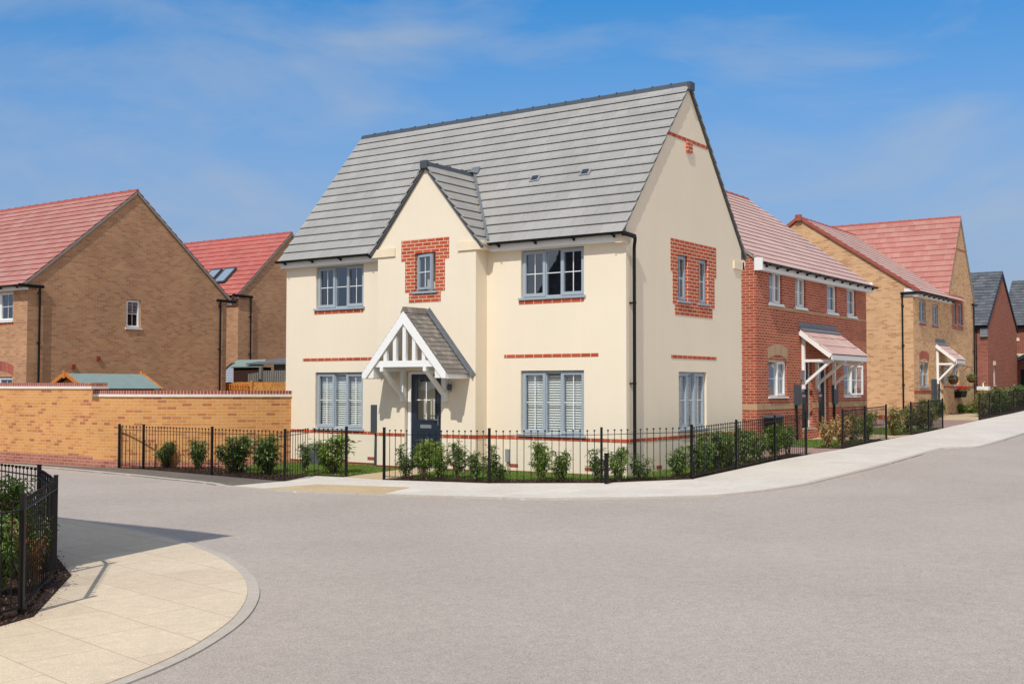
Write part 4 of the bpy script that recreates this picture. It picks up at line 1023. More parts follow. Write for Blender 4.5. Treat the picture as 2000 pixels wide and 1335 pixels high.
    m = MB(); m.hexa([(-24.4, 12.3, 2.60), (-19.8, 12.3, 2.60), (-19.8, 13.9, 2.84), (-24.1, 13.9, 2.84), (-24.4, 12.3, 2.66), (-19.8, 12.3, 2.66), (-19.8, 13.9, 2.9), (-24.1, 13.9, 2.9)]); m.build('roof_sheet', M['lead'], H)
sheds()
# ------------------------------------------------------------------ ground surfaces
def inside(p, poly):
    x, y = p; c = False; j = len(poly)-1
    for i in range(len(poly)):
        a, b = poly[i], poly[j]
        if (a[1] > y) != (b[1] > y) and x < (b[0]-a[0])*(y-a[1])/(b[1]-a[1])+a[0]: c = not c
        j = i
    return c
def patch(name, poly, off, mat, skirt=.10, step=1.5, kind='structure', h=None):
    pl = []
    for i in range(len(poly)):
        a, b = V(poly[i]), V(poly[(i+1) % len(poly)]); n = max(1, int((b-a).length/step))
        pl += [a.lerp(b, k/n) for k in range(n)]
    pts = list(pl); x0, x1 = min(p.x for p in pl), max(p.x for p in pl); y0, y1 = min(p.y for p in pl), max(p.y for p in pl)
    x = x0+step/2
    while x < x1:
        y = y0+step/2
        while y < y1:
            if inside((x, y), poly) and min((p-V((x, y))).length for p in pl) > step*.4: pts.append(V((x, y)))
            y += step
        x += step
    n = len(pl)
    vs, es, fs, *_ = delaunay_2d_cdt(pts, [(i, (i+1) % n) for i in range(n)], [], 0, 1e-5)
    hf = h or (lambda x, y: G(x, y)+off)
    m = MB()
    for f in fs:
        c = sum((vs[i] for i in f), V((0, 0)))/len(f)
        if inside(c, poly): m.face([(vs[i].x, vs[i].y, hf(vs[i].x, vs[i].y)) for i in f], want=(0, 0, 1))
    if skirt:
        for i in range(n):
            a, b = pl[i], pl[(i+1) % n]
            m.face([(a.x, a.y, hf(a.x, a.y)), (b.x, b.y, hf(b.x, b.y)), (b.x, b.y, hf(b.x, b.y)-skirt), (a.x, a.y, hf(a.x, a.y)-skirt)])
    o = m.build(name, M[mat]); return tag(o, kind=kind)

def strip_in(line, w, side=1):
    out = []
    for i, p in enumerate(line):
        a, b = V(line[max(0, i-1)]), V(line[min(len(line)-1, i+1)]); d = (b-a).normalized(); out.append((p[0]-d.y*w*side, p[1]+d.x*w*side))
    return out
def smooth(pl, n=4):
    o = []
    for i in range(len(pl)-1):
        p0, p1, p2, p3 = (V(pl[max(0, i-1)]), V(pl[i]), V(pl[i+1]), V(pl[min(len(pl)-1, i+2)]))
        for k in range(n if (p2-p1).length < 3 else 1):
            t = k/n; o.append(tuple(.5*((2*p1)+(-p0+p2)*t+(2*p0-5*p1+4*p2-p3)*t*t+(-p0+3*p1-3*p2+p3)*t**3)))
    return o+[pl[-1]]
def kerb_units(name, outer, inner, top, low, unit=.915, gap=.009):
    m = MB(); o = [V(p) for p in outer]; n_ = [V(p) for p in inner]; cum = [0]
    for a, b in zip(o, o[1:]): cum.append(cum[-1]+(b-a).length)
    def at(d):
        for i in range(len(cum)-1):
            if d <= cum[i+1]+1e-6:
                t = (d-cum[i])/max(1e-6, cum[i+1]-cum[i]); return o[i].lerp(o[i+1], t), n_[i].lerp(n_[i+1], t)
        return o[-1], n_[-1]
    d = 0
    while d < cum[-1]-.05:
        e = min(cum[-1], d+unit-gap); k = 4; dz = random.uniform(-.002, .002)
        for q in range(k):
            a, ai = at(d+(e-d)*q/k); b, bi = at(d+(e-d)*(q+1)/k)
            P = lambda p, h: (p.x, p.y, G(p.x, p.y)+h+dz)
            m.face([P(a, top), P(b, top), P(bi, top), P(ai, top)], want=(0, 0, 1))
            m.face([P(a, top), P(b, top), P(b, low), P(a, low)])
            if q == 0: m.face([P(a, top), P(ai, top), P(ai, low), P(a, low)])
            if q == k-1: m.face([P(b, top), P(bi, top), P(bi, low), P(b, low)])
        d += unit
    tag(m.build(name, M['kerb']), kind='structure')
def big_ground():
    m = MB(); xs = [-700, -300, -120, -60, 0, 40, 120, 300, 700]; ys = [-700, -300, -120, -60, -30, 0, 20, 40, 70, 120, 300, 700]
    for i in range(len(xs)-1):
        for j in range(len(ys)-1):
            q = [(xs[i], ys[j]), (xs[i+1], ys[j]), (xs[i+1], ys[j+1]), (xs[i], ys[j+1])]
            m.face([(x, y, G(x, y)-.14) for x, y in q], want=(0, 0, 1))
    tag(m.build('ground', M['earth']), kind='structure')
big_ground()
KERB = [(-60, -3.2), (-25, -3.2), (-15.85, -3.30), (-13.24, -3.52), (-9.88, -3.95), (-6.72, -4.52), (-5.75, -4.85), (-3.84, -4.96), (-1.44, -4.57), (.47, -4.17), (1.58, -3.51), (2.30, -2.97), (2.96, -2.32), (3.32, -1.3),
        (3.50, -.1), (3.52, .9), (3.46, 3.7), (3.40, 5.15), (3.20, 8.47), (3.12, 10.4), (3.35, 11.0), (3.75, 11.5), (3.68, 14.44), (3.5, 18.1), (3.3, 25), (2.9, 34), (2.0, 50), (0, 78)]
FENCE = [(-11.75, -2.80), (-10.87, -2.80), (-8.06, -3.22), (-5.52, -3.58), (-6.05, -2.38), (-5.06, -2.36)]
FENCEB = [(-3.96, -2.47), (-1.65, -2.18), (.19, -1.25), (1.30, .15), (1.12, 2.54), (.92, 5.04), (.89, 6.99)]
FENCEC = [(.92, 9.43), (.78, 11.6), (.70, 13.68)]
FENCED = [(.66, 16.2), (.58, 18.4), (.47, 20.45)]
FENCEE = [(.13, 26.9), (.05, 28.9), (-.03, 31.0), (-.12, 34.0), (-.3, 37.5), (-.55, 41), (-.9, 45)]
patch('road', [(-60, -42), (42, -42), (42, 90), (-60, 90)], -.016, 'road', 0, 6)
inner = FENCE[3:] + FENCEB + FENCEC + FENCED + FENCEE + [(-3, 78)]
patch('pavement', KERB[6:] + inner[::-1], 0, 'pave')
patch('verge_path', KERB[:7] + [(-5.52, -3.58), (-8.06, -3.22), (-10.87, -2.80), (-11.75, -2.80), (-12.7, -2.75), (-60, -2.75)], -.004, 'tarmac')
kl = [V(p) for p in KERB[:8]]
KS = smooth(KERB)
KI = strip_in(KS, .125)
kerb_units('kerb', KS, KI, .006, -.05)
patch('tactile_paving', [(-4.72, -4.86), (-4.45, -3.80), (-2.44, -3.50), (-2.10, -4.66), (-3.84, -4.92)], .006, 'tactile', .02)
patch('garden_soil', inner[:3] + [(-3.96, -2.47)] + FENCEB[1:] + FENCEC + FENCED + FENCEE + [(-3, 78), (-60, 78), (-60, -2.6), (-12.7, -2.6), (-11.75, -2.80), (-10.87, -2.80), (-8.06, -3.22)], -.012, 'earth', 0, 4)
L1 = [(-8.2, -2.45), (-5.75, -2.55), (-6.05, -2.33), (-5.06, -2.32), (-5.22, -.5), (-6.0, .0), (-9.0, .0), (-9.3, -1.0)]
L2 = [(-3.9, -2.05), (-1.75, -1.85), (.0, -.95), (.98, .25), (.85, 2.5), (.62, 5.0), (.6, 5.5), (-.0, 5.5), (0, 0), (-3.3, 0), (-3.3, -.4), (-4.15, -.4)]
patch('lawn', L1, .002, 'turf', 0, .5); patch('lawn', L2, .002, 'turf', 0, .5)
patch('path', [(-5.08, -2.40), (-3.96, -2.49), (-3.75, -1.9), (-4.14, -.42), (-5.28, -.42), (-5.15, -1.6)], .008, 'resin', .02, .5)
soilA = FENCE[:4]; patch('flower_bed', soilA + [(-5.95, -2.5), (-6.3, -2.2), (-8.06, -2.25), (-9.7, -1.75), (-11.3, -2.55)], .004, 'soil', .02, .6)
patch('flower_bed', [(-6.15, -2.38), (-5.06, -2.40), (-5.1, -2.02), (-6.3, -1.9)], .0045, 'soil', .02, .5)
b2 = [(-3.94, -2.50)] + FENCEB[1:]; patch('flower_bed', b2 + [(.45, 6.95), (.48, 5.04), (.68, 2.54), (.80, .35), (-.1, -.80), (-1.8, -1.72), (-3.9, -2.12)], .010, 'soil', .02, .5)
patch('drive', [(.90, 7.02), (.93, 9.40), (-.6, 9.65), (-1.5, 9.7), (-9, 9.7), (-9, 5.4), (0, 5.4), (.45, 6.9)], .003, 'blockpave', .02, 1.2)
patch('lawn', [(.55, 9.62), (.45, 12.9), (-1.5, 13.0), (-1.5, 9.9)], .004, 'turf', 0, .6)
patch('dry_grass', [(.75, 9.45), (.75, 9.75), (-1.5, 10.0), (-1.5, 9.72)], .007, 'turfdry', 0, .6)
patch('path', [(.5, 13.0), (.66, 16.2), (-1.5, 16.3), (-1.5, 13.0)], .003, 'resin', .02, 1)
patch('lawn', [(.5, 16.4), (.4, 20.3), (-1.5, 20.3), (-1.5, 16.4)], .004, 'turf', 0, .8)
for ln in (FENCEC, FENCED): patch('flower_bed', ln + strip_in(ln, .75)[::-1], .009, 'soil', .02, .6)
patch('drive', [(.46, 20.5), (.13, 26.85), (-1.2, 26.9), (-2.2, 26.7), (-9, 26.7), (-9, 20.5)], .003, 'blockpave', .02, 1.5)
patch('path', [(.05, 27.0), (-1.5, 34), (-2.2, 34.4), (-2.2, 28.5), (-1.3, 26.95)], .006, 'resin', .02, 1.5)
patch('lawn', [(-1.5, 34.1), (-2.2, 34.5), (-4.3, 47), (-1.6, 47), (-.4, 34)], .003, 'turf', 0, 2)
patch('flower_bed', [(.10, 27.0)] + FENCEE[1:] + [(-1.7, 45), (-1.2, 37.5), (-.9, 31)], .009, 'soil', .02, 1.2)
# foreground corner
ARC = [(5.6, -34), (5.3, -19), (4.98, -16.2), (4.68, -14.80), (4.50, -14.20), (4.25, -13.65), (3.80, -12.92), (3.23, -12.25), (2.63, -11.70), (1.92, -11.19), (.96, -10.64), (-.12, -10.17), (-.9, -9.90), (-1.9, -9.66), (-3.03, -9.48), (-4.54, -9.32), (-12, -9.1), (-60, -9.0)]
ARCs = smooth(ARC); INs = strip_in(ARCs, .108)
kerb_units('kerb', ARCs, INs, -.003, -.06)
patch('pavement', INs + [(-60, -34)], .004, 'beige', .03, 1.2)
FG = [(3.1, -17.2), (2.55, -15.4), (2.02, -13.76), (.49, -12.45), (-1.10, -11.62), (-3.1, -11.15), (-6.0, -10.95)]
patch('flower_bed', [(3.4, -17.4), (2.75, -15.4), (2.20, -13.76), (.64, -12.36), (-1.02, -11.49), (-3.1, -11.0), (-6.0, -10.75), (-9, -10.9), (-9, -13.7), (.5, -13.7), (.5, -16)], .012, 'soil', .03, .5)

# ------------------------------------------------------------------ railings
def picket_mesh():
    m = MB(); m.tube([(0, 0, .05), (0, 0, .945)], .0065, 6)
    prof = [(.0, .930), (.012, .934), (.019, .945), (.019, .953), (.012, .964), (.0, .968)]
    m.lathe((0, 0, 0), [(r, z) for r, z in prof], 8)
    return m.build('picket', M['rail'])
PK = picket_mesh(); PKM = PK.data; bpy.data.objects.remove(PK)
def railing(label, pts, posts, sp=.127, group=None, hp=1.0):
    base = pts[0]; R = thing('railing', label, 'railing', (base[0], base[1], G(*base)), group); o = ORG[R]
    for i, (x, y) in enumerate(pts):
        if i in posts:
            z = G(x, y); m = MB(); dd = (V(pts[min(i+1, len(pts)-1)])-V(pts[max(0, i-1)])).normalized()
            m.bar((x, y, z-.1), (x, y, z+hp), .042, .042, up=(dd.x, dd.y, 0)); m.bar((x, y, z+hp), (x, y, z+hp+.008), .048, .048, up=(dd.x, dd.y, 0))
            m.build('post', M['rail'], R)
    for i in range(len(pts)-1):
        a, b = V(pts[i]), V(pts[i+1]); A = V((*a, G(*a))); B = V((*b, G(*b)))
        m = MB(); m.bar(A+V((0, 0, .872)), B+V((0, 0, .872)), .038, .010); m.build('top_rail', M['rail'], R)
        m = MB(); m.bar(A+V((0, 0, .065)), B+V((0, 0, .065)), .038, .010); m.build('bottom_rail', M['rail'], R)
        n = max(2, round((b-a).length/sp))
        for k in range(1, n):
            p = A.lerp(B, k/n); q = bpy.data.objects.new('picket', PKM); C.objects.link(q); q.parent = R
            q.location = p-o+V((random.uniform(-.002, .002), 0, random.uniform(-.004, .004)))
        if 0 < i and i not in posts: pass
    return R
grp = None
railing('black ball-topped railing in front of the golden garden wall, left of the porch path', FENCE, {0, 1, 2, 3, 5})
railing('long black ball-topped railing wrapping round the cream house corner, right of the porch path', FENCEB, {0, 1, 2, 3, 4, 5, 6})
railing('short black railing in front of the red semis, with tan leaved shrubs behind it', FENCEC, {0, 1, 2}, .12)
railing('short black railing before the yellow house, with golden shrubs at both ends', FENCED, {0, 1, 2}, .12)
railing('farthest black railing, running uphill past the dark brick houses', FENCEE, {0, 1, 2, 3, 4, 5, 6}, .13)
railing('black railing around the foreground shrub bed beside the buff slabs', FG, {0, 1, 2, 3, 4, 5, 6}, .125)
B = thing('marker_post', 'short stubby black post standing just outside the railing at the cream house corner', 'post', (.36, -1.36, G(.36, -1.36)))
m = MB(); m.box(.33, .39, -1.39, -1.33, G(.36, -1.36)-.1, G(.36, -1.36)+.53); m.build('post_shaft', M['rail'], B)
m = MB(); m.box(.325, .395, -1.395, -1.325, G(.36, -1.36)+.53, G(.36, -1.36)+.55); m.build('post_cap', M['rail'], B)
# ground meter box in the bed and the bin
B = thing('gas_box', 'dark grey sloping meter box half sunk in the lawn against the cream wall', 'meter box', (-8.1, -.2, G(-8.1, -.2)))
m = MB(); z = G(-8.1, -.2); m.hexa([(-8.38, -.34, z-.1), (-7.84, -.34, z-.1), (-7.84, -.02, z-.1), (-8.38, -.02, z-.1), (-8.36, -.20, z+.36), (-7.86, -.20, z+.36), (-7.86, -.02, z+.46), (-8.36, -.02, z+.46)]); m.build('box_body', M['meter'], B)
m = MB(); m.hexa([(-8.39, -.23, z+.36), (-7.83, -.23, z+.36), (-7.83, -.01, z+.46), (-8.39, -.01, z+.46), (-8.39, -.23, z+.38), (-7.83, -.23, z+.38), (-7.83, -.01, z+.48), (-8.39, -.01, z+.48)]); m.build('box_lid', M['meter'], B)
B = thing('bin', 'small black lidded bin against the front of the red semis', 'bin', (-1.27, 10.25, G(-1.27, 10.25)))
z = G(-1.27, 10.25); m = MB(); m.hexa([(-1.42, 10.08, z+.0), (-1.12, 10.08, z+.0), (-1.12, 10.42, z+.0), (-1.42, 10.42, z+.0), (-1.46, 10.03, z+.74), (-1.08, 10.03, z+.74), (-1.08, 10.47, z+.74), (-1.46, 10.47, z+.74)]); m.build('bin_body', M['black'], B)
m = MB(); m.hexa([(-1.48, 10.0, z+.745), (-1.06, 10.0, z+.745), (-1.06, 10.5, z+.745), (-1.48, 10.5, z+.745), (-1.44, 10.05, z+.80), (-1.10, 10.05, z+.80), (-1.10, 10.45, z+.82), (-1.44, 10.45, z+.82)]); m.build('bin_lid', M['meter'], B)

# ------------------------------------------------------------------ foliage
def leaf_mesh(name, tris, tints, mat):
    me = bpy.data.meshes.new(name); vs = [p for t in tris for p in t]; k = len(tris[0])
    me.from_pydata(vs, [], [tuple(range(i*k, i*k+k)) for i in range(len(tris))])
    at = me.attributes.new('tint', 'FLOAT', 'FACE'); at.data.foreach_set('value', tints); me.materials.append(mat); me.update()
    return me
def shrub_meshes(seed, h, w, n, mat, leaf=.07, lw=.024, stems=7, spread=.5, bottom=.12, droop=.35, rag=.25):
    rd = random.Random(seed); T = []; t = []; sm = MB(); S_ = []
    for i in range(stems):
        an = rd.uniform(0, 2*pi); r0 = rd.uniform(0, .05); rr = w/2*rd.uniform(.15, .85)*spread*2
        hh = h*rd.uniform(1-rag*1.6, 1.0)*(1-.25*(rr/(w/2+.001))**2)
        pts = []
        for k in range(6):
            q = k/5; rad = r0 + (rr-r0)*q**.9
            pts.append(V((cos(an)*rad + rd.uniform(-.012, .012), sin(an)*rad+rd.uniform(-.012, .012), hh*q)))
        S_.append(pts); sm.tube(pts, [.008, .007, .006, .0045, .003, .002], 5, False)
    tw = []
    for pts in S_:      # side twigs
        for j in range(6):
            q = rd.uniform(.25, .95)*5; i = min(4, int(q)); p = pts[i].lerp(pts[i+1], q-i); an = rd.uniform(0, 2*pi); l = rd.uniform(.08, .2)*h/.65
            e = p+V((cos(an)*l*.7, sin(an)*l*.7, l*.6)); sm.tube([p, (p+e)/2+V((0, 0, .01)), e], [.004, .003, .0015], 4, False); tw.append((p, e))
    for i in range(n):
        if rd.random() < .45:
            pts = rd.choice(S_); q = (bottom+(1-bottom)*rd.random()**.8)*5; k = min(4, int(q)); p = pts[k].lerp(pts[k+1], q-k); hq = q/5
        else:
            a, b = rd.choice(tw); p = a.lerp(b, rd.uniform(.2, 1.05)); hq = p.z/h
            if p.z < bottom*h: continue
        p = p + V([rd.gauss(0, .022) for _ in range(3)])
        an = rd.uniform(0, 2*pi); el = rd.uniform(-.9, .7) - droop*.6
        L_ = leaf*rd.uniform(.6, 1.25); W_ = lw*rd.uniform(.7, 1.2)
        d = V((cos(an)*cos(el), sin(an)*cos(el), sin(el))); side = d.cross(V((0, 0, 1)))
        if side.length < .05: side = V((1, 0, 0))
        side.normalize(); up = side.cross(d); side = (side*cos(rd.gauss(0, .6)) + up*rd.gauss(0, .35)).normalized()
        mid = p+d*L_*.5; tip = p+d*L_+V((0, 0, -droop*L_*.5)); nn = side.cross(d).normalized()*W_*.22
        c = rd.random()
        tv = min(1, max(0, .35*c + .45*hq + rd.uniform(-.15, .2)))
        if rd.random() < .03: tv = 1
        T.append((p, mid-side*W_*.5+nn, tip)); T.append((p, tip, mid+side*W_*.5+nn)); t += [tv, tv]
    sm.build; so = sm.build('stem', M['stem']); sme = so.data; bpy.data.objects.remove(so)
    return leaf_mesh('foliage', T, t, mat), sme
VAR = {
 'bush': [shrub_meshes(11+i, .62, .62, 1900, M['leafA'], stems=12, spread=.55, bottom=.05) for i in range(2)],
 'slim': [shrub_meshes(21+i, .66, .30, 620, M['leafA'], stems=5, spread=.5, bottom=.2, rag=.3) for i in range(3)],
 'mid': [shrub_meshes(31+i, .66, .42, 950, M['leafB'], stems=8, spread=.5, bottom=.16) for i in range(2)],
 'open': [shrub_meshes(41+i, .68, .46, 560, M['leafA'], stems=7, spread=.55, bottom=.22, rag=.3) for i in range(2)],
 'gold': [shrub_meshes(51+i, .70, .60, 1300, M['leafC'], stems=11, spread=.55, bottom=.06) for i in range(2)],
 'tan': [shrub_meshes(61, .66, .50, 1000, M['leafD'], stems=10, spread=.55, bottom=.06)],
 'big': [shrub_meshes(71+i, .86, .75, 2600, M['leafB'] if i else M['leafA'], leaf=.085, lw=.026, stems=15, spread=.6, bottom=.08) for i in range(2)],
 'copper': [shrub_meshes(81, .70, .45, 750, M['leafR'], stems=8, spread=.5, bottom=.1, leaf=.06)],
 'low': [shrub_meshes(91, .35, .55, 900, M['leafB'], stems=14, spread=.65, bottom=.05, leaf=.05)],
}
cnt = {}
def shrub(kind, x, y, h, label, group, wx=1.0):
    i = cnt.get(kind, 0); cnt[kind] = i+1; fm, sm = VAR[kind][i % len(VAR[kind])]
    R = thing('shrub', label, 'shrub', (x, y, G(x, y)+.008), group, rz=random.uniform(0, 6.28))
    hb = {'bush': .62, 'slim': .66, 'mid': .66, 'open': .68, 'gold': .70, 'tan': .66, 'big': .86, 'copper': .7, 'low': .35}[kind]
    s_ = h/hb; R.scale = (s_*wx, s_*wx, s_)
    for nm, me in (('foliage', fm), ('stem', sm)):
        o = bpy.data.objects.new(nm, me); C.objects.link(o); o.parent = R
gA = 'shrubs in the bed before the garden wall'
for k, x, y, h, w, l in [
 ('bush', -10.68, -2.30, 0.60, 1.15, 'rounded green shrub nearest the end post of the railing, before the golden wall'),
 ('bush', -9.75, -2.2, .64, 1.15, 'rounded green shrub second from the railing end post, before the golden wall'),
 ('bush', -8.05, -2.55, .80, 1.3, 'large bushy dark green shrub in the middle of the bed before the golden wall'),
 ('bush', -7.10, -2.55, .80, 1.4, 'large pale green bushy shrub before the joint of garden wall and cream house'),
 ('open', -6.55, -2.05, 0.63, 1.15, 'low green shrub hiding the sloping grey meter box'),
 ('mid', -5.75, -2.02, 0.89, 1.44, 'tall leafy shrub beside the porch path, left of its gateway')]: shrub(k, x, y, h, l, gA, w)
gB = 'shrubs in the bed around the cream house'
for k, x, y, h, w, l in [
 ('open', -3.72, -2.10, 0.74, 1.22, 'first shrub right of the porch path gateway, with spreading lower twigs'),
 ('mid', -3.32, -2.03, 0.78, 1.04, 'bright green shrub before the navy door, the left one of the pair'),
 ('mid', -2.98, -1.98, 0.78, 1.04, 'bright green shrub before the navy door, the right one of the pair'),
 ('open', -2.62, -1.90, 0.74, 1.10, 'open twiggy shrub just right of the navy door'),
 ('slim', -2.19, -1.86, 0.66, 1.22, 'slim shrub before the right corner of the projecting bay'),
 ('slim', -1.86, -1.84, 0.68, 1.10, 'slim leaning shrub directly right of the railing post beyond the bay corner'),
 ('slim', -1.66, -1.80, 0.45, 1.22, 'smallest slim shrub, below the thin grey cable box'),
 ('mid', -.97, -1.50, 0.74, 1.04, 'shrub under the left half of the right ground window'),
 ('slim', -.62, -1.36, 0.70, 1.34, 'shrub under the right half of the right ground window'),
 ('slim', -.02, -1.02, 0.61, 1.34, 'shrub just left of the stubby black post'),
 ('mid', .35, -.92, 0.68, 0.98, 'yellow green shrub just right of the stubby black post'),
 ('open', .55, -.45, 0.53, 1.34, 'low spreading shrub at the foot of the black downpipe'),
 ('slim', .88, .42, 0.76, 1.28, 'tall slim shrub on the side lawn, first left of the side window'),
 ('slim', .96, 1.05, 0.76, 1.28, 'shrub directly left of the railing post under the side window'),
 ('bush', .80, 1.75, 0.76, 0.92, 'dense shrub under the side window, first of the hedge'),
 ('bush', .78, 2.35, 0.78, 0.98, 'dense shrub in the side hedge, under the far edge of the side window'),
 ('bush', .75, 2.95, 0.74, 0.92, 'dense shrub in the side hedge, last before the back corner of the cream house'),
 ('mid', .62, 3.9, 0.78, 1.34, 'light green shrub before the brick corner of the red semis'),
 ('mid', .60, 4.75, 0.74, 1.22, 'green shrub before the black wheelie bin'),
 ('mid', .58, 5.75, 0.78, 1.34, 'green shrub in the last panel of the long railing, nearer the cream house'),
 ('open', .58, 6.6, 0.76, 1.22, 'green shrub at the very end of the long railing by the drive')]: shrub(k, x, y, h, l, gB, w)
gC = 'shrubs in the beds along the uphill pavement'
for k, x, y, h, w, l in [
 ('tan', .42, 9.75, 0.82, 0.88, 'tan leaved shrub at the near end of the red semis railing'),
 ('tan', .45, 10.7, 0.84, 1.10, 'tan leaved shrub behind the first panel of the red semis railing'),
 ('gold', .40, 11.8, 0.88, 0.99, 'golden green shrub at the middle post of the red semis railing'),
 ('mid', .38, 12.9, 0.86, 1.21, 'bright green shrub at the far end of the red semis railing'),
 ('gold', .30, 15.75, 0.94, 1.04, 'golden shrub outside the near end of the yellow house railing'),
 ('gold', .24, 17.2, 0.92, 1.10, 'olive shrub behind the first panel of the yellow house railing'),
 ('gold', .20, 18.9, 0.94, 1.10, 'gold tipped shrub behind the second panel of the yellow house railing'),
 ('gold', .10, 20.2, 0.87, 0.99, 'gold tipped shrub at the far end of the yellow house railing'),
 ('low', -1.0, 22.6, 0.56, 1.54, 'low yellow flowering shrub beside the sand coloured path'),
 ('bush', -1.9, 27.6, 0.82, 1.21, 'dark green shrub against the yellow house, under the grey window'),
 ('bush', -1.9, 29.0, 0.71, 1.21, 'green shrub beside the door of the yellow house'),
 ('low', -1.9, 33.5, 0.51, 1.76, 'low bright green shrub under the red geranium trough'),
 ('low', -1.9, 35.2, 0.51, 1.76, 'low bright green shrub at the far corner of the yellow house'),
 ('gold', -.55, 30.2, 0.92, 1.21, 'dusky shrub behind the second panel of the farthest railing'),
 ('bush', -.65, 32.4, 1.02, 1.43, 'dark shrub behind the third panel of the farthest railing'),
 ('bush', -.8, 34.8, 1.07, 1.43, 'dark shrub behind the fourth panel of the farthest railing'),
 ('gold', -1.0, 37.3, 1.07, 1.43, 'olive shrub behind the fifth panel of the farthest railing'),
 ('bush', -1.2, 39.9, 1.07, 1.43, 'dark shrub behind the sixth panel of the farthest railing'),
 ('bush', -1.5, 42.6, 1.07, 1.43, 'dark shrub at the right picture edge behind the farthest railing')]: shrub(k, x, y, h, l, gC, w)
gD = 'shrubs in the foreground bed'
for k, x, y, h, w, l in [
 ('big', 1.12, -13.45, .78, .9, 'big bright green shrub behind the nearest foreground railing panel'),
 ('big', -.35, -12.45, .95, .9, 'tall dark green shrub rising at the left picture edge'),
 ('big', .30, -13.0, .70, .8, 'green shrub in the middle of the foreground bed'),
 ('copper', -.20, -12.62, .72, .9, 'copper and orange leaved shrub by the curved foreground railing corner'),
 ('copper', 1.05, -13.1, .62, .9, 'copper tinged shrub close to the nearest foreground railing post'),
 ('mid', -.75, -11.95, .74, 1.2, 'leafy green shrub at the far corner post of the foreground bed'),
 ('mid', .15, -12.5, .72, 1.1, 'leafy green shrub just inside the foreground corner railing panel'),
 ('big', 1.6, -14.1, .62, .8, 'low green shrub at the bottom of the foreground railing')]: shrub(k, x, y, h, l, gD, w)

# ---- hanging baskets and the trough
def petals(par, c, r, n, mat, name='flowers', flat=.6, size=.05):
    rd = random.Random(int(c[1]*100)); T = []; t = []
    for i in range(n):
        d = V([rd.gauss(0, 1) for _ in range(3)]).normalized(); d.z = abs(d.z)*flat; p = V(c)+V((d.x*r, d.y*r, d.z*r))*rd.uniform(.6, 1)
        a = V([rd.gauss(0, 1) for _ in range(3)]).normalized()*size; b = V([rd.gauss(0, 1) for _ in range(3)]).normalized()*size
        T.append((p, p+a, p+b)); t.append(rd.random())
    me = leaf_mesh(name, [tuple(q-ORG[par] for q in tr) for tr in T], t, M[mat]); o = bpy.data.objects.new(name, me); C.objects.link(o); o.parent = par
for y, z, l in ((30.85, 2.12, 'hanging basket under the canopy of the yellow house'), (33.95, 2.20, 'hanging basket on a bracket at the far corner of the yellow house')):
    c = (-1.82, y, z); B = thing('hanging_basket', 'wicker '+l, 'basket', c, 'wicker hanging baskets')
    m = MB(); m.lathe((c[0], c[1], z-.28), [(0, 0), (.10, .02), (.19, .12), (.22, .24), (.20, .24), (0, .2)], 12); m.build('basket', M['basket'], B)
    m = MB()
    for k in range(3): m.tube([(c[0]+.2*cos(k*2.1), c[1]+.2*sin(k*2.1), z-.04), (c[0], c[1], z+.35)], .005, 4)
    m.build('chain', M['black'], B)
    m = MB(); m.tube([(-2.25, y, z+.5), (c[0], y, z+.42), (c[0], y, z+.35)], .012, 5); m.tube([(-2.25, y, z+.2), (-2.0, y, z+.44)], .01, 5); m.build('bracket', M['black'], B)
    petals(B, (c[0], c[1], z-.02), .24, 260, 'leafA', 'foliage', .6)
B = thing('flower_trough', 'black wall trough of bright red geraniums below the far ground window', 'planter', (-2.05, 33.2, 1.4))
m = MB(); m.hexa([(-2.24, 32.75, 1.30), (-2.0, 32.75, 1.30), (-2.0, 33.65, 1.30), (-2.24, 33.65, 1.30), (-2.24, 32.7, 1.58), (-1.95, 32.7, 1.58), (-1.95, 33.7, 1.58), (-2.24, 33.7, 1.58)]); m.build('trough', M['black'], B)
petals(B, (-2.05, 33.15, 1.66), .30, 220, 'petalred', 'flowers', .5); petals(B, (-2.05, 33.3, 1.6), .36, 260, 'leafA', 'foliage', .3)
B = thing('pedestal_planter', 'white pedestal planter with yellow flowers standing on the grass before the dark brick house', 'planter', (-1.9, 36.4, G(-1.9, 36.4)))
z = G(-1.9, 36.4); m = MB(); m.lathe((-1.9, 36.4, z), [(.16, 0), (.15, .06), (.09, .12), (.08, .3), (.13, .42), (.0, .42)], 12); m.build('pedestal', M['white'], B)
m = MB(); m.box(-2.15, -1.65, 36.2, 36.6, z+.95, z+1.12); m.tube([(-1.9, 36.4, z+.4), (-1.9, 36.4, z+.96)], .03, 8); m.tube([(-1.9, 36.4, z+1.1), (-1.93, 36.4, z+1.25), (-1.85, 36.4, z+1.33)], [.03, .03, .02], 6); m.build('basin', M['soffit'], B)
petals(B, (-1.95, 36.3, z+.75), .22, 130, 'petalyel', 'flowers', .8); petals(B, (-1.9, 36.35, z+.62), .28, 200, 'leafB', 'foliage', .8)

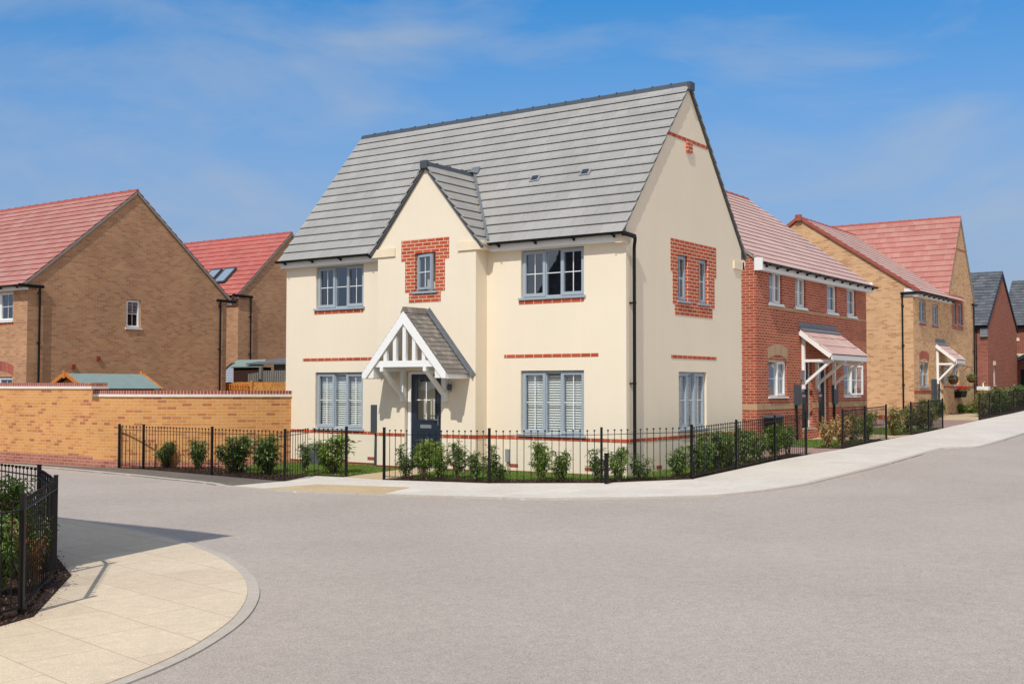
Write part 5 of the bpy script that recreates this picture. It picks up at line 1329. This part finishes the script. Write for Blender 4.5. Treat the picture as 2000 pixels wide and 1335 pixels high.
# ---- grass blades and bark
def scatter(name, polys, dens, mat, kind_, seed):
    rd = random.Random(seed); T = []; t = []
    for poly, off in polys:
        x0, x1 = min(p[0] for p in poly), max(p[0] for p in poly); y0, y1 = min(p[1] for p in poly), max(p[1] for p in poly)
        for i in range(int((x1-x0)*(y1-y0)*dens)):
            x, y = rd.uniform(x0, x1), rd.uniform(y0, y1)
            if not inside((x, y), poly): continue
            z = G(x, y)+off
            if kind_ == 'blade':
                a = rd.uniform(0, 6.28); h = rd.uniform(.025, .06); w = .005; ln = V((rd.gauss(0, .3), rd.gauss(0, .3), 1))*h
                T.append(((x-cos(a)*w, y-sin(a)*w, z), (x+cos(a)*w, y+sin(a)*w, z), (x+ln.x, y+ln.y, z+h))); t.append(rd.random())
            else:
                s_ = rd.uniform(.012, .04)*(1 if name == 'bark_mulch' else .45); c = V((x, y, z+rd.uniform(.003, .022 if name == 'bark_mulch' else .008))); a = V([rd.gauss(0, 1), rd.gauss(0, 1), rd.gauss(0, .5)]).normalized()*s_
                b = a.cross(V((rd.gauss(0, .4), rd.gauss(0, .4), 1))).normalized()*s_*rd.uniform(.25, .6)
                T.append((tuple(c-a), tuple(c+b), tuple(c+a*.8))); t.append(rd.random()**1.6)
    me = leaf_mesh(name, T, t, M[mat]); o = bpy.data.objects.new(name, me); C.objects.link(o); tag(o, kind='stuff'); return o
scatter('grass', [(L1, 0), (L2, 0)], 3000, 'blade', 'blade', 3)
scatter('grass', [([(.55, 9.75), (.45, 12.9), (-1.5, 13.0), (-1.5, 9.9)], 0), ([(.5, 16.4), (.4, 20.3), (-1.5, 20.3), (-1.5, 16.4)], 0)], 900, 'blade', 'blade', 4)
bedA = soilA + [(-5.95, -2.5), (-6.3, -2.2), (-8.06, -2.25), (-9.7, -1.75), (-11.3, -2.55)]
bedB = b2 + [(.45, 6.95), (.48, 5.04), (.68, 2.54), (.80, .35), (-.1, -.80), (-1.8, -1.72), (-3.9, -2.12)]
bedF = [(2.75, -15.4), (2.20, -13.76), (.64, -12.36), (-1.02, -11.49), (-2, -11.35), (-2, -12.5), (.5, -14), (1.6, -15.5)]
scatter('bark_mulch', [(bedA, .006), (bedB, .012), (bedF, .016)], 700, 'chip', 'chip', 5)
# crumbs of bark that have spilled onto the paving
edge = [(strip_in(FENCE[:4], .12, -1)+FENCE[:4][::-1], .0), (strip_in(FENCEB[:6], .08, -1)+FENCEB[:6][::-1], .002), ]
FB = [(2.75, -15.4), (2.20, -13.76), (.64, -12.36), (-1.02, -11.49), (-3.1, -11.0)]
edge2 = [(strip_in(FB, .09, -1)+FB[::-1], .002)]
scatter('bark_crumbs', edge2, 420, 'chip', 'chip', 8)
scatter('bark_crumbs', edge, 90, 'chip', 'chip', 6)

# ------------------------------------------------------------------ world, sun, camera
w = bpy.data.worlds.new('World'); S.world = w; w.use_nodes = True; nt = w.node_tree; bg = nt.nodes['Background']
sky = N(nt, 'ShaderNodeTexSky', sky_type='NISHITA', sun_disc=False)
sky.sun_elevation = radians(SUN_EL); az = radians(SUN_AZ)
sky.sun_rotation = pi - az        # clockwise from +y
sky.altitude = 50; sky.air_density = 1.0; sky.dust_density = .6; sky.ozone_density = 2.0
tc = nt.nodes.new('ShaderNodeTexCoord')
sep = N(nt, 'ShaderNodeSeparateXYZ'); L(nt, tc.outputs['Generated'], sep.inputs[0])
mu = N(nt, 'ShaderNodeMixRGB', blend_type='MULTIPLY'); mu.inputs[0].default_value = 1; L(nt, sky.outputs[0], mu.inputs[1]); mu.inputs[2].default_value = SKY_TINT
def mixc(fac, a, col):
    q = N(nt, 'ShaderNodeMixRGB'); L(nt, fac, q.inputs[0]); L(nt, a, q.inputs[1]); q.inputs[2].default_value = (*col, 1); return q.outputs[0]
hz = N(nt, 'ShaderNodeMapRange', interpolation_type='SMOOTHSTEP'); hz.inputs['From Min'].default_value = .0; hz.inputs['From Max'].default_value = HAZE_TOP; hz.inputs['To Min'].default_value = .93; hz.inputs['To Max'].default_value = .0
L(nt, sep.outputs['Z'], hz.inputs['Value'])
c = mixc(hz.outputs[0], mu.outputs[0], HAZE)
# thin high cloud
mp = N(nt, 'ShaderNodeMapping'); mp.inputs['Scale'].default_value = (1.5, 1.5, 4.5); mp.inputs['Location'].default_value = (.3, .1, .2); L(nt, tc.outputs['Generated'], mp.inputs[0])
n1 = N(nt, 'ShaderNodeTexNoise', Scale=2.6, Detail=9, Roughness=.55); n1.inputs['Distortion'].default_value = .4; L(nt, mp.outputs[0], n1.inputs['Vector'])
r1 = ramp(nt, [(.45, (0, 0, 0)), (.74, (.60, .60, .60))]); L(nt, n1.outputs['Fac'], r1.inputs[0])
c = mixc(r1.outputs[0], c, CLOUD)
# unseen white cloud added behind the camera as neutral fill for the side wall
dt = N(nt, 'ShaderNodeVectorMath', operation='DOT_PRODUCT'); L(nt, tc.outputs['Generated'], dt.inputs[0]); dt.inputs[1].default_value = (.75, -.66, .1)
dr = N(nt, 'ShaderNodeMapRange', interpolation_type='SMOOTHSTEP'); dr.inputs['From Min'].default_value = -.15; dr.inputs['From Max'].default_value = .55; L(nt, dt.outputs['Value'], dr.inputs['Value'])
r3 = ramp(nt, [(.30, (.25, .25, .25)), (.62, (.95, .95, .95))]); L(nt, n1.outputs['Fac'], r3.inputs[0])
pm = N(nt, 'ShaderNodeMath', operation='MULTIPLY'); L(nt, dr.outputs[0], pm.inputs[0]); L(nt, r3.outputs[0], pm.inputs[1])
c = mixc(pm.outputs[0], c, FILLCLOUD)
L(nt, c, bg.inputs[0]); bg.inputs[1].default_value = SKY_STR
sl = bpy.data.lights.new('sun', 'SUN'); sl.energy = SUN_STR; sl.angle = radians(.53); sl.color = (1, .955, .88)
so = bpy.data.objects.new('sun', sl); C.objects.link(so)
d = V((sin(az)*cos(radians(SUN_EL)), -cos(az)*cos(radians(SUN_EL)), sin(radians(SUN_EL))))
so.rotation_euler = d.to_track_quat('Z', 'Y').to_euler()
cam = bpy.data.cameras.new('camera'); co = bpy.data.objects.new('camera', cam); C.objects.link(co)
yaw, pitch, roll = .6144, .0389, .0013
f = V((-sin(yaw)*cos(pitch), cos(yaw)*cos(pitch), sin(pitch))); r = V((cos(yaw), sin(yaw), 0)); u = r.cross(f)
r2 = r*cos(roll)+u*sin(roll); u2 = -r*sin(roll)+u*cos(roll)
mt = Matrix((r2, u2, -f)).transposed().to_4x4(); mt.translation = V((10.9589, -19.3327, 1.7291)); co.matrix_world = mt
cam.sensor_width = 36; cam.lens = 36*2254.27/2000; cam.clip_start = .1; cam.clip_end = 3000
S.camera = co
S.view_settings.view_transform = 'Standard'; S.view_settings.look = 'None'; S.view_settings.exposure = EXPO; S.view_settings.gamma = 1
S.cycles.max_bounces = 8; S.cycles.transparent_max_bounces = 12; S.cycles.use_denoising = True
